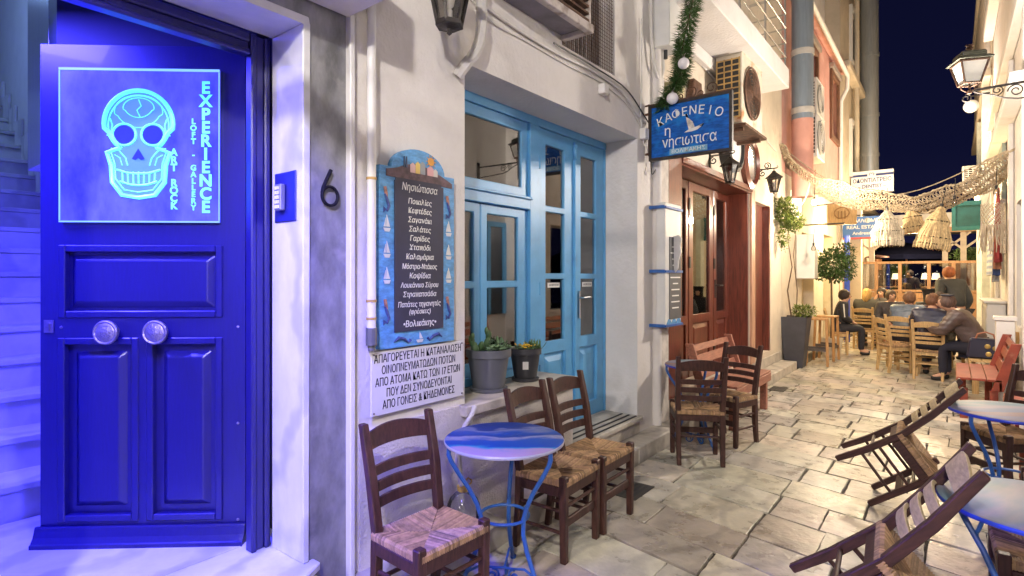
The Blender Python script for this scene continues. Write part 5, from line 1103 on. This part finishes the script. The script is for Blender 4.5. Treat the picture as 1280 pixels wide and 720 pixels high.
for lev in range(9):
    for k in range(nn):
        a0 = 2*PI*(k+.5*(lev % 2))/nn; z_ = .66-lev*.035
        for sgn in (.5, -.5): a1 = a0+sgn*2*PI/nn; r_ = .13; b.bar((r_*math.cos(a0), r_*math.sin(a0), z_), (r_*math.cos(a1), r_*math.sin(a1), z_-.035), .007, .007)
for k in range(46):
    a = 2*PI*k/46; r_ = .13; x, y = r_*math.cos(a), r_*math.sin(a); zz = rm.uniform(-.05, .16); b.tube([(x,y,.36),(x+rm.uniform(-.02,.02),y+rm.uniform(-.02,.02),(.36+zz)/2),(x+rm.uniform(-.03,.03),y+rm.uniform(-.03,.03),zz)], .006, 4)
for a in (0, 2.1, 4.2): b.bar((.13*math.cos(a), .13*math.sin(a), .66), (0, 0, .95), .005, .005)
b.build('knotted_cord', M('grey_straw_cord', (.44,.37,.28), .9, var=.2), q)
BULBG = glassmat('bulb_glass', (.92,.9,.85), .12); BULBLIT = M('lit_bulb_glass', (1,.9,.7), emit=(1,.82,.52), es=18); BULBOR = M('lit_orange_bulb', (1,.7,.4), emit=(1,.55,.2), es=9)
def bulb(loc, m, label, r_=.032, cord=.25):
    q = thing('light_bulb', label, 'bulb', loc, 0, 'bare bulbs along the fishing net')
    b = mb(); b.lathe([(0,-.06),(r_*.7,-.052),(r_,-.025),(r_*.85,.005),(.015,.035)], 14); b.build('glass', m, q, smooth=True)
    b = mb(); b.tube([(0,0,.03),(0,0,.08)], .017, 10); b.tube([(0,0,.08),(.01,.02,.08+cord)], .005, 5); b.build('socket', BLACK, q)
bulb((-1.80, 10.38, 2.78), BULBLIT, 'bright lit bulb under the left end of the net', .045, .45); bulb((.30, 11.6, 2.82), BULBOR, 'glowing orange bulb near the teal box sign')
bulb((.02, 10.2, 2.62), BULBG, 'unlit clear bulb hanging left of the macrame'); bulb((.47, 10.2, 2.72), BULBG, 'unlit clear bulb right above the macrame'); bulb((-1.92, 11.0, 2.05), BULBG, 'unlit clear bulb hanging beside the white light box', .04)
cable('light_cable', [(10.2,2.2,2.55),(10.35,2.1,2.62),(10.45,1.95,2.85),(10.5,1.86,3.25)], .012, CABLE, 'white cable curving up to the lit bulb', 'cable')
b = mb(); b.tube([(-2.28,11.0,2.45),(-1.45,11.0,2.45)], .013, 8); tag(b.build('iron_rod', DARKMETAL), 'thin dark iron rod sticking out from the left wall under the net', 'rod')
q = thing('light_box', 'plain white vertical box on the wall beside the climbing plant', 'box', (-2.15, 11.5, 1.5))
b = mb(); b.box(-2.29, -1.98, 11.45, 11.75, 1.50, 2.32); P('body', b, WHITEENAM, q, bevel=.01)
q = thing('lit_wall_panel', 'bright lit white panel on the wall behind the net', 'light', (-2.25, 11.2, 2.6))
b = mb(); b.box(-2.295, -2.22, 11.05, 11.55, 2.62, 3.10); P('body', b, M('lit_panel', (1,.9,.75), emit=(1,.86,.62), es=1.6), q)
q = thing('carved_sign', 'square beige carved wooden sign hanging behind the net', 'sign', (-1.7, 13.0, 2.6))
b = mb(); b.box(-2.02, -1.50, 12.98, 13.02, 2.58, 3.02); P('panel', b, YELWOOD, q, bevel=.012)
b = mb(); b.tube([(c[0], 12.975, c[2]) for c in ell(.12,.12,0,0,20) and [(-1.76+.13*math.cos(t), 0, 2.82+.11*math.sin(t)) for t in [2*PI*i/20 for i in range(20)]]], .012, 6, closed=True)
for k in (-.06, 0, .06): b.tube([(-1.76+k, 12.975, 2.70), (-1.76+k, 12.975, 2.86)], .012, 6)
P('carved_ring', b, M('carved_groove', (.30,.18,.08), .7), q); b = mb(); b.tube([(-2.28,13,3.0),(-1.5,13,3.05)], .012, 6); P('bracket', b, DARKMETAL, q)

q = thing('globe_lamp', 'white globe lamp high on the far right house wall', 'lamp', (.32, 16, 5.3)); b = mb(); b.lathe([(.14*math.sin(PI*k/14), -.14*math.cos(PI*k/14)) for k in range(15)], 20); b.build('globe', LGLASS, q, smooth=True); b = mb(); b.tube([(0,0,.14),(0,0,.22),(.32,0,.24)], .018, 8); b.build('arm', DARKMETAL, q, smooth=True)
# signs far down the alley (readable)
SIGNW = M('sign_white', (.72,.72,.74), .4, var=.03); SIGNB = M('sign_blue', (.035,.14,.46), .4, var=.05); SIGNNAVY = M('sign_navy_ink', (.02,.035,.14), .5)
q = thing('dentist_sign', 'white projecting dentist sign with dark blue letters', 'sign', (-2.25, 18.3, 3.85))
b = mb(); b.box(-2.25, -1.26, 18.3, 18.36, 3.86, 4.46); P('panel', b, SIGNW, q); b = mb(); b.box(-2.25, -1.86, 18.294, 18.2995, 4.31, 4.37); P('stripe', b, SIGNNAVY, q); b = mb(); b.box(-1.66, -1.26, 18.294, 18.2995, 4.31, 4.37); P('stripe', b, SIGNNAVY, q)
b = mb(); b.tube([(-1.80,18.297,4.33),(-1.82,18.297,4.37),(-1.79,18.297,4.40),(-1.76,18.297,4.38),(-1.73,18.297,4.40),(-1.70,18.297,4.37),(-1.72,18.297,4.33)], .009, 6); P('tooth_emblem', b, SIGNNAVY, q)
text('lettering', 'ΟΔΟΝΤΙΑΤΡΕΙΟ', .15, TR(-1.755, 18.296, 4.15) @ RX(PI/2), SIGNNAVY, q, width=.90, ext=.001, offset=.003); text('lettering', '– DENTIST –', .13, TR(-1.755, 18.296, 3.99) @ RX(PI/2), SIGNNAVY, q, width=.66, ext=.001, offset=.003)
q = thing('estate_sign', 'blue projecting real estate sign with white letters and red base strip', 'sign', (-2.25, 16.9, 2.5))
b = mb(); b.box(-2.27, -1.30, 16.9, 16.95, 2.55, 3.08); P('panel', b, SIGNB, q); b = mb(); b.box(-2.27, -1.30, 16.894, 16.9, 2.50, 2.55); P('red_strip', b, M('sign_red', (.5,.05,.06), .5), q)
b = mb(TR(-1.715, 16.898, 2.975) @ RX(PI/2)); b.lathe([(.065,0),(.065,.003)], 20); P('disc_emblem', b, SIGNW, q)
text('lettering', 'ΚΤΙΜΑΤ ΜΕ', .125, TR(-1.83, 16.896, 2.93) @ RX(PI/2), SIGNW, q, width=.74, ext=.001, offset=.003)
text('lettering', 'REAL ESTATE', .12, TR(-1.80, 16.896, 2.77) @ RX(PI/2), SIGNW, q, width=.76, ext=.001, offset=.003); text('lettering', 'Andreas Po', .11, TR(-1.77, 16.896, 2.62) @ RX(PI/2), SIGNW, q, width=.55, ext=.001, offset=.002)
b = mb(); b.tube([(-2.28,16.9,3.12),(-1.25,16.9,3.12)], .015, 6); P('bracket', b, DARKMETAL, q)
b = mb(); b.tube([(-1.95,15.2,0),(-1.95,15.2,2.5)], .06, 12); tag(b.build('blue_pole', M('blue_pole_paint', (.02,.06,.45), .4)), 'bright blue pole behind the topiary tree', 'pole')
b = mb(); b.box(-2.2, -1.9, 17.3, 17.6, 0, 3.3); tag(b.build('awning_post', BEIGE), 'square pale post at the end of the left row', 'post')

# ------------------------------------------------------------------ right side shop goods
def cloth(name, label, x, s0, s1, z0, z1, m, group, seed):
    rc = random.Random(seed); b = mb(); n = 10; k = 8; vs = []
    for j in range(k+1):
        for i in range(n+1):
            t = i/n; u = j/k; vs.append((x+.035*math.sin(t*13+seed)*(.3+u), s0+(s1-s0)*t+.01*math.sin(u*5), z1+(z0-z1)*u+(.02*rc.random() if j == k else 0)))
    for v in list(vs): vs.append((v[0]+.006, v[1], v[2]))
    o = (n+1)*(k+1); f = []
    for j in range(k):
        for i in range(n): a = j*(n+1)+i; f += [(a, a+1, a+n+2, a+n+1), (o+a+n+1, o+a+n+2, o+a+1, o+a)]
    b.add(vs, f); return tag(b.build(name, m, smooth=True), label, 'cloth', group)
def stripem(name, c1, c2, sc):
    m = M(name, c1, .9); nt = m.node_tree; L = nt.links.new; tc = nt.nodes.new('ShaderNodeTexCoord'); w = nt.nodes.new('ShaderNodeTexWave'); w.wave_type = 'BANDS'; w.bands_direction = 'Z'; w.inputs['Scale'].default_value = sc; L(tc.outputs['Object'], w.inputs[0])
    r = nt.nodes.new('ShaderNodeValToRGB'); r.color_ramp.interpolation = 'CONSTANT'; r.color_ramp.elements[0].color = (*c1,1); r.color_ramp.elements[1].position = .5; r.color_ramp.elements[1].color = (*c2,1); L(w.outputs[0], r.inputs[0]); L(r.outputs[0], nt.nodes['Principled BSDF'].inputs['Base Color']); return m
cloth('hanging_towel', 'white towel with pale blue stripes hanging on the right wall', .50, 12.0, 13.0, 1.55, 2.65, stripem('blue_stripe', (.62,.62,.62), (.30,.36,.50), 3.2), 'textiles hung on the right wall', 1)
for i, (s0, c, lb) in enumerate(((10.9, (.35,.06,.07), 'dark red scarf hanging on the right wall'), (11.15, (.45,.22,.14), 'coral scarf hanging beside the red one'), (11.4, (.05,.10,.30), 'navy scarf hanging beside the coral one'), (11.6, (.30,.32,.36), 'grey scarf at the end of the hanging scarves'))):
    cloth('hanging_scarf', lb, .53, s0, s0+.22, 1.75-.1*i, 2.85, M('scarf_cloth', c, .9, var=.4, vs=14), 'textiles hung on the right wall', i+3)
q = thing('white_cabinet', 'white boarded cabinet standing against the right wall', 'cabinet', (.55, 12.6, 0))
b = mb(); b.box(.42, .65, 11.5, 13.2, .05, 1.12); P('body', b, WHITEPL, q, bevel=.006); b = mb(); b.box(.38, .655, 11.45, 13.25, 1.123, 1.16); P('top', b, WHITEPL, q, bevel=.004)
b = mb()
for k in range(8): b.box(.412, .42, 11.55+k*.205, 11.73+k*.205, .12, 1.05)
P('boards', b, WHITEPL, q)
b = mb(); b.box(.42, .60, 9.15, 9.35, .0, 1.0); b.box(.40, .62, 9.13, 9.37, 1.0, 1.05); tag(b.build('white_post', WHITEPL, bevel=.006), 'short white capped post behind the red bench', 'post')

# ------------------------------------------------------------------ terrace at the end of the alley
TW = M('terrace_wood', (.36,.20,.09), .5, var=.3, vs=6, stretch=(5,5,1))
q = thing('windbreak', 'wood framed glass windbreak across the end of the alley', 'windbreak', (-.8, 20.5, 0))
xs = [-2.3, -1.85, -1.25, -.55, .02, .60]
for x in xs: b = mb(); b.box(x-.045, x+.045, 20.45, 20.55, 0, 1.92); P('post', b, TW, q, bevel=.005)
b = mb(); b.box(-2.4, .66, 20.44, 20.56, 1.92, 1.99); b.box(-2.4, .66, 20.46, 20.54, 1.08, 1.14); P('rail', b, TW, q)
for i in range(5):
    b = mb()
    for k in range(6): b.box(xs[i]+.05, xs[i+1]-.05, 20.48, 20.50, .04+k*.17, .20+k*.17)
    P('board_panel', b, TW, q); b = mb(); b.box(xs[i]+.046, xs[i+1]-.046, 20.495, 20.503, 1.142, 1.918); P('pane', b, GLASS, q)
DECK = M('terrace_deck', (.20,.14,.09), .6, var=.2); flat('terrace_deck', -6, 3, 20.6, 27, .02, DECK)
q = thing('pergola', 'timber pergola with white roof over the waterfront terrace', 'pergola', (-.8, 22.5, 0))
b = mb(); b.box(-5, 1.6, 21.2, 26.5, 3.10, 3.45); P('roof', b, M('white_roof', (.50,.50,.50), .7), q)
b = mb()
for x in (-4.6, -3.2, -1.8, -.4, 1.0): b.box(x-.05, x+.05, 21.2, 26.4, 2.94, 3.09)
b.box(-5, 1.6, 21.15, 21.25, 2.86, 3.02); P('rafter', b, TW, q)
for x in (-2.05, -.18, .25): b = mb(); b.box(x-.07, x+.07, 21.3, 21.44, 0, 2.86); b.bar((x, 21.37, 2.35), (x+.6, 21.37, 2.86), .06, .06); b.bar((x, 21.37, 2.35), (x-.6, 21.37, 2.86), .06, .06); P('post', b, M('pale_post', (.50,.45,.38), .6), q)
q = thing('navy_parasol', 'big navy parasol open on the terrace beyond the windbreak', 'parasol', (-1.3, 24.5, 0))
b = mb(RZ(.3) if False else None); b.lathe([(1.55,2.12),(1.5,2.28),(.8,2.52),(0,2.72)], 8, (-1.3,24.5,0), cap=False); P('canopy', b, M('navy_canvas', (.004,.005,.014), 1, spec=.02), q); b = mb(); b.tube([(-1.3,24.5,0),(-1.3,24.5,2.7)], .03, 8); P('pole', b, TW, q)
q = thing('patio_heater', 'patio heater with flat round hood on the terrace', 'heater', (-1.95, 21.9, 0))
b = mb(); b.lathe([(.2,0),(.2,.5),(.04,.52),(.04,1.7),(.11,1.75),(.13,2.1),(.03,2.15)], 14, (-1.95,21.9,0)); P('body', b, M('copper_heater', (.40,.20,.10), .4, .5), q, smooth=True); b = mb(); b.lathe([(.34,2.15),(.32,2.19),(0,2.25)], 18, (-1.95,21.9,0)); P('hood', b, M('dark_hood', (.10,.05,.04), .5, .4), q, smooth=True)
LSH = M('lit_lampshade', (1,.85,.6), emit=(1,.80,.46), es=2.6)
for i, (x, y) in enumerate(((-2.45, 22.2), (-2.2, 23.0), (-1.55, 23.4), (-.72, 23.2), (-.42, 22.4), (.0, 23.8), (.36, 22.6))):
    q = thing('table_lamp', 'small glowing table lamp on the terrace, %s' % ['first from the left edge', 'beside the heater', 'behind the heater', 'before the thick middle post', 'right of the middle post', 'behind the right post', 'nearest the right end'][i], 'lamp', (x, y, .02), 0, 'small lit lamps on the terrace tables')
    b = mb(); b.lathe([(.06,1.42),(.12,1.42),(.085,1.62),(.06,1.62)], 14, cap=False); b.build('lamp_shade', LSH, q, smooth=True)
    b = mb(); b.lathe([(.3,0),(.3,.02),(.03,.03),(.03,1.13),(.34,1.14),(.34,1.17),(.05,1.18),(.012,1.2),(.012,1.45)], 14); b.build('stand_table', TW, q, smooth=True)
q = thing('terrace_hedge', 'dark clipped hedge at the right end of the terrace', 'hedge', (.5, 21.9, 1.9)); b = mb(); rr = random.Random(8); leafcloud(b, (.45,22.0,2.20), (.62,.2,.28), 900, .07, rr, .1); P('foliage', b, LEAF, q); b = mb(); b.box(-.1, 1.0, 21.85, 22.15, 0, 1.98); P('box', b, TW, q)

# ------------------------------------------------------------------ people
SKIN = M('skin', (.50,.29,.20), .5, var=.08)
def skinmesh(name, J, E_, m, parent, sub=2):
    keys = list(J); me = bpy.data.meshes.new(name); me.from_pydata([J[k][0] for k in keys], [(keys.index(a), keys.index(c)) for a, c in E_], [])
    o = bpy.data.objects.new(name, me); COL.objects.link(o); o.modifiers.new('s', 'SKIN')
    for i, k in enumerate(keys):
        r = J[k][1]; sv = me.skin_vertices[0].data[i]; sv.radius = r if isinstance(r, tuple) else (r, r); sv.use_root = (i == 0)
    o.modifiers.new('u', 'SUBSURF').levels = sub; o.modifiers['u'].render_levels = sub
    dg = bpy.context.evaluated_depsgraph_get(); dg.update(); nm = bpy.data.meshes.new_from_object(o.evaluated_get(dg)); bpy.data.objects.remove(o)
    nm.materials.clear(); nm.materials.append(m); nm.polygons.foreach_set('use_smooth', [True]*len(nm.polygons)); nm.name = name
    o = bpy.data.objects.new(name, nm); COL.objects.link(o); o.parent = parent; return o
def person(label, loc, rz, seat=.47, lean=.10, side=0, head=(0, 0), hair=(.05,.03,.02), long=False, jacket=(.05,.05,.06), puffy=False, trousers=(.02,.02,.03), hood=False, hat=None, arms='table', big=1.0, stripe=False):
    q = thing('person', label, 'person', loc, rz, None)
    st = seat is None; hz = .93 if st else seat+.06; SC = 1 if st else .93; py = 0
    if st: kn = [((-.10,.02,.50),), ((.10,.02,.50),)]; an = [(-.10,-.03,.09), (.10,-.03,.09)]
    else: an = [(-.11,.40,.09), (.11,.38,.09)]
    L2 = lean; V = Vector
    pel = V((0, py, hz)); wa = V((side*.25, L2*.4, hz+.20*SC)); ch = V((side*.7, L2, hz+.43*SC)); nk = V((side*.95, L2*1.25, hz+.55*SC)); hd = V((side+head[0]*.06, L2*1.35+.02+head[1]*.05, hz+.66*SC)); tp = hd+V((head[0]*.03, .0, .10))
    J = {'pel': (pel, (.15*big,.12*big)), 'wa': (wa, (.135*big,.11*big)), 'ch': (ch, (.16*big,.115*big)), 'nk': (nk, .052), 'jaw': (nk.lerp(hd, .55)+V((0,.02,0)), (.062,.07)), 'hd': (hd, (.080,.095)), 'tp': (tp-V((0,0,.03)), (.068,.078)), 'tq': (tp+V((0,0,.012)), (.030,.034))}
    E_ = [('pel','wa'),('wa','ch'),('ch','nk'),('nk','jaw'),('jaw','hd'),('hd','tp'),('tp','tq')]
    fd = V((head[0]*.8, 1, 0)).normalized()      # face direction
    J['nose'] = (hd+fd*.105+V((0,0,-.02)), .012); E_.append(('hd','nose'))
    for i, sx in enumerate((-1, 1)):
        sh = ch+V((sx*.185*big, .0, .05)); 
        if arms == 'table': el = V((sx*.25*big, L2+.16, hz+.20)); ha = V((sx*.10, L2+.38, .80 if not st else 1.0))
        elif arms == 'lap': el = V((sx*.24*big, L2*.6+.05, hz+.20)); ha = V((sx*.08, .26, hz+.10))
        elif arms == 'face': el = V((sx*.20*big, L2+.22, hz+.24)); ha = V((sx*.07, L2+.20, hz+.55)) if sx > 0 else V((sx*.10, L2+.36, .80))
        else: el = V((sx*.25*big, L2*.4-.02, hz+.17)); ha = V((sx*.24, L2*.3+.10, hz-.06))
        J['sh%d' % i] = (sh, .062*big); J['el%d' % i] = (el, .045); J['wr%d' % i] = (el.lerp(ha, .82), .028); J['ha%d' % i] = (ha, (.035,.02)); E_ += [('ch','sh%d' % i),('sh%d' % i,'el%d' % i),('el%d' % i,'wr%d' % i),('wr%d' % i,'ha%d' % i)]
        fw = (ha-el).normalized(); sd = fw.cross(V((0,0,1))).normalized()
        for f in range(4):
            b0 = ha+fw*.035+sd*(f-1.5)*.019; b1 = b0+fw*(.030, .038, .035, .026)[f]+V((0,0,-.010)); J['f%d%d' % (i, f)] = (b0, .009); J['g%d%d' % (i, f)] = (b1, .007); E_ += [('ha%d' % i,'f%d%d' % (i, f)),('f%d%d' % (i, f),'g%d%d' % (i, f))]
        J['th%d' % i] = (ha+sd*(-sx)*.045+fw*.015, .010); E_.append(('ha%d' % i,'th%d' % i))
        if st: hp = V((sx*.09, 0, hz-.06)); knp = V((sx*.10, .03, .50))
        else: hp = V((sx*.10, .05, hz-.01)); knp = V((sx*.12, .40, seat+.05))
        J['hp%d' % i] = (hp, .085*big); J['kn%d' % i] = (knp, .062); J['an%d' % i] = (V(an[i]), .042); J['to%d' % i] = (V(an[i])+V((0,.14,-.045)), .034); E_ += [('pel','hp%d' % i),('hp%d' % i,'kn%d' % i),('kn%d' % i,'an%d' % i),('an%d' % i,'to%d' % i)]
    skinmesh('body', J, E_, SKIN, q)
    def sub(keys, edges, k, extra=None):
        out = {}
        for n in keys: p, r = J[n]; kk = k.get(n, k['*']); out[n] = (p, (r[0]+kk, r[1]+kk) if isinstance(r, tuple) else r+kk)
        return out
    pf = .035 if puffy else .030
    jm = M('jacket_cloth', jacket, .7 if not puffy else .42, var=.25, vs=12, bump=.5, bs=22 if puffy else 60)
    JJ = sub(['pel','wa','ch','sh0','el0','wr0','sh1','el1','wr1'], None, {'*': pf, 'wr0': .016, 'wr1': .016}); JJ['col'] = (nk+V((0,-.005,.0)), (.085,.08)); 
    # quilted jackets bulge between the seams
    jk = skinmesh('jacket', JJ, [('pel','wa'),('wa','ch'),('ch','col'),('ch','sh0'),('sh0','el0'),('el0','wr0'),('ch','sh1'),('sh1','el1'),('el1','wr1')], jm, q, 3 if puffy else 2)
    if puffy:
        for v in jk.data.vertices:
            s_ = abs(math.sin(v.co.z*PI/.075)); v.co += v.normal*(.012*s_-.004)
    TT = sub(['pel','hp0','kn0','an0','hp1','kn1','an1'], None, {'*': .012, 'pel': .006}); skinmesh('trousers', TT, [('pel','hp0'),('hp0','kn0'),('kn0','an0'),('pel','hp1'),('hp1','kn1'),('kn1','an1')], M('trouser_cloth', trousers, .8, var=.2), q)
    for i in (0, 1):
        a = V(an[i]); skinmesh('shoe', {'a': (a+V((0,-.03,-.035)), .05), 'b': (a+V((0,.06,-.045)), .044), 'c': (a+V((0,.15,-.052)), .036)}, [('a','b'),('b','c')], BLACK, q)
    hm = M('hair', hair, .6, var=.35, vs=40, bump=.8, bs=70, stretch=(1,1,.3)); bk = -fd
    if hood: skinmesh('hood', {'a': (hd+bk*.03+V((0,0,.03)), (.125,.125)), 'b': (tp+bk*.03, (.085,.09)), 'c': (nk+bk*.03, (.12,.11))}, [('a','b'),('a','c')], jm, q)
    else:
        b = mb(); rq = random.Random(int(loc[1]*50)); c_ = hd+bk*.028+V((0,0,.030)); nn, mm = 20, 12; vs = []
        side_ = fd.cross(V((0,0,1))).normalized()
        for i in range(mm+1):
            ph = PI*i/mm
            for k in range(nn):
                th = 2*PI*k/nn; g = 1+rq.uniform(-.05,.06); x_, y_, z_ = math.cos(th)*math.sin(ph), math.sin(th)*math.sin(ph), math.cos(ph)
                p = c_+(side_*x_*.094+fd*y_*.108+V((0,0,z_*.112)))*g
                if z_ < -.1 and y_ < .2 and long: p += V((0,0,-.16*(-z_)))+bk*.03
                vs.append(p)
        b.add(vs, [(i*nn+k, i*nn+(k+1) % nn, (i+1)*nn+(k+1) % nn, (i+1)*nn+k) for i in range(mm) for k in range(nn)]); b.build('hair', hm, q, smooth=True)
    if hat: skinmesh('beret', {'a': (tp+bk*.03+V((0,0,.0)), (.125,.115)), 'b': (tp+bk*.03+V((0,0,.045)), (.09,.09))}, [('a','b')], M('beret_felt', hat, .9), q)
    ey = fd.cross(V((0,0,1))).normalized(); b = mb()
    for sx in (-1, 1): b.lathe([(.0,-.008),(.011,0),(.0,.008)], 8, hd+fd*.094+ey*sx*.034+V((0,0,.005)))
    b.build('eyes', INK, q); b = mb(); b.tube([hd+fd*.092+ey*-.022+V((0,0,-.062)), hd+fd*.098+V((0,0,-.06)), hd+fd*.092+ey*.022+V((0,0,-.062))], .005, 6); b.build('lips', M('lips', (.35,.12,.10), .5), q)
    if stripe:
        for sx in (0, 1): b = mb(); off = V(((-1, 1)[sx]*.066, 0, .02)); b.tube([J['sh%d' % sx][0]+off*1.15, J['sh%d' % sx][0].lerp(J['el%d' % sx][0], .5)+off, J['el%d' % sx][0]+off*.8], .011, 6); b.build('sleeve_stripe', WHITEINK, q)
    return q
person('seated guest seen from behind in a dark navy puffer jacket, brown hair', (-.27, 10.55, 0), RAD(-6), lean=.16, head=(0,1), hair=(.16,.07,.035), jacket=(.016,.020,.050), puffy=True, trousers=(.02,.02,.03))
person('heavy guest in greyish brown coat and dark beret leaning over the white table', (.30, 10.45, 0), RAD(82), lean=.24, head=(-.3,1), hair=(.10,.06,.05), jacket=(.095,.066,.064), puffy=True, trousers=(.015,.015,.03), hat=(.05,.055,.08), big=1.18)
person('guest in a blue grey quilted jacket seated with back turned, brown hair', (-.66, 11.62, 0), RAD(-18), lean=.18, hair=(.14,.07,.04), jacket=(.10,.135,.195), puffy=True, trousers=(.03,.03,.04), big=1.05)
person('red haired person standing in a dark coat behind the table', (.06, 13.1, 0), RAD(40), seat=None, lean=.14, hair=(.26,.075,.022), jacket=(.035,.04,.045), trousers=(.02,.02,.025), arms='down', big=1.1)
person('person in a dark hooded top seated behind the white table', (-.32, 13.6, 0), RAD(170), lean=.10, jacket=(.02,.02,.026), hood=True, trousers=(.02,.02,.02), arms='lap')
person('blonde guest in a black jacket seated on the yellowish chair', (-1.47, 14.1, 0), RAD(-8), lean=.10, hair=(.42,.26,.09), long=True, jacket=(.018,.016,.017), trousers=(.02,.02,.02))
person('dark haired woman facing the camera with a hand at her face', (-1.28, 15.6, 0), RAD(175), lean=.12, hair=(.02,.014,.012), long=True, jacket=(.10,.09,.085), arms='face')
person('man in a dark jacket with white sleeve stripes seated at far left', (-1.80, 12.85, 0), RAD(-80), lean=.08, head=(-.3,0), hair=(.04,.025,.02), jacket=(.022,.022,.028), stripe=True, arms='lap')
person('person in a dark top half hidden behind the blue grey jacket', (-.98, 13.3, 0), RAD(200), lean=.06, hair=(.08,.05,.03), jacket=(.05,.045,.05), arms='lap')
person('dark haired guest in a plum sweater seated across the white table', (-.16, 12.15, 0), RAD(172), lean=.10, hair=(.03,.018,.014), long=True, jacket=(.06,.025,.035))
q = thing('stool_seat', 'low pale stool under the guest in the plum sweater', 'stool', (-.16, 12.15, 0)); b = mb(); b.box(-.33, .01, 11.98, 12.32, .40, .43); P('seat', b, YELWOOD, q)
for sx in (-1, 1):
    for sy in (-1, 1): b = mb(); b.bar((-.16+sx*.15, 12.15+sy*.15, 0), (-.16+sx*.13, 12.15+sy*.13, .40), .035, .035); P('leg', b, YELWOOD, q)
person('standing person in black on the terrace beyond the windbreak glass', (-1.05, 22.2, .02), RAD(150), seat=None, lean=.05, hair=(.03,.02,.015), jacket=(.03,.025,.025), arms='down')
person('standing person in a brown top on the terrace behind the glass', (-.15, 21.9, .02), RAD(200), seat=None, lean=.05, hair=(.05,.03,.02), jacket=(.12,.06,.035), arms='down')
q = thing('stool_seat', 'low pale stool under the half hidden guest in the dark top', 'stool', (-.98, 13.3, 0)); b = mb(); b.box(-1.15, -.81, 13.13, 13.47, .42, .46); P('seat', b, YELWOOD, q)
for sx in (-1, 1):
    for sy in (-1, 1): b = mb(); b.bar((-.98+sx*.15, 13.3+sy*.15, 0), (-.98+sx*.13, 13.3+sy*.13, .42), .035, .035); P('leg', b, YELWOOD, q)
person('guest in a blue jacket added behind the wooden door glass in place of a reflection', (-3.0, 8.25, 0), RAD(30), seat=.70, lean=.06, hair=(.16,.08,.04), jacket=(.10,.15,.24), trousers=(.02,.02,.03), arms='lap')  # added figure standing in for a reflection in the panes
q = thing('added_stool', 'wooden stool added inside the cafe under the guest in the blue jacket', 'stool', (-3.0, 8.25, .12)); b = mb(); b.box(-3.18, -2.82, 8.07, 8.43, .64, .68); P('seat', b, STOOLWOOD, q)  # added to carry the figure behind the glass
for sx in (-1, 1):
    for sy in (-1, 1): b = mb(); b.bar((-3.0+sx*.16, 8.25+sy*.16, .12), (-3.0+sx*.13, 8.25+sy*.13, .64), .035, .035); P('leg', b, STOOLWOOD, q)
q = thing('handbag', 'navy handbag with curved handle and round brass medallions on the pale bench', 'handbag', (.34, 9.75, .455))
b = mb(); b.prism([(.14,.455),(.54,.455),(.50,.72),(.18,.72)], 9.66, 9.84); P('body', b, M('navy_leather', (.012,.012,.035), .4), q, bevel=.02)
b = mb(); b.tube([(.24,9.70,.71),(.26,9.68,.78),(.34,9.67,.81),(.42,9.68,.78),(.44,9.70,.71)], .011, 8); P('handle', b, M('tan_handle', (.35,.14,.08), .5), q, smooth=True)
b = mb()
for x, z in ((.36,.62),(.44,.60),(.37,.52),(.45,.51)): b.xf = TR(x, 9.659, z) @ RX(PI/2); b.lathe([(.032,0),(.032,.006),(.02,.009),(0,.009)], 16)
P('medallion', b, M('brass', (.50,.36,.12), .35, .9), q)
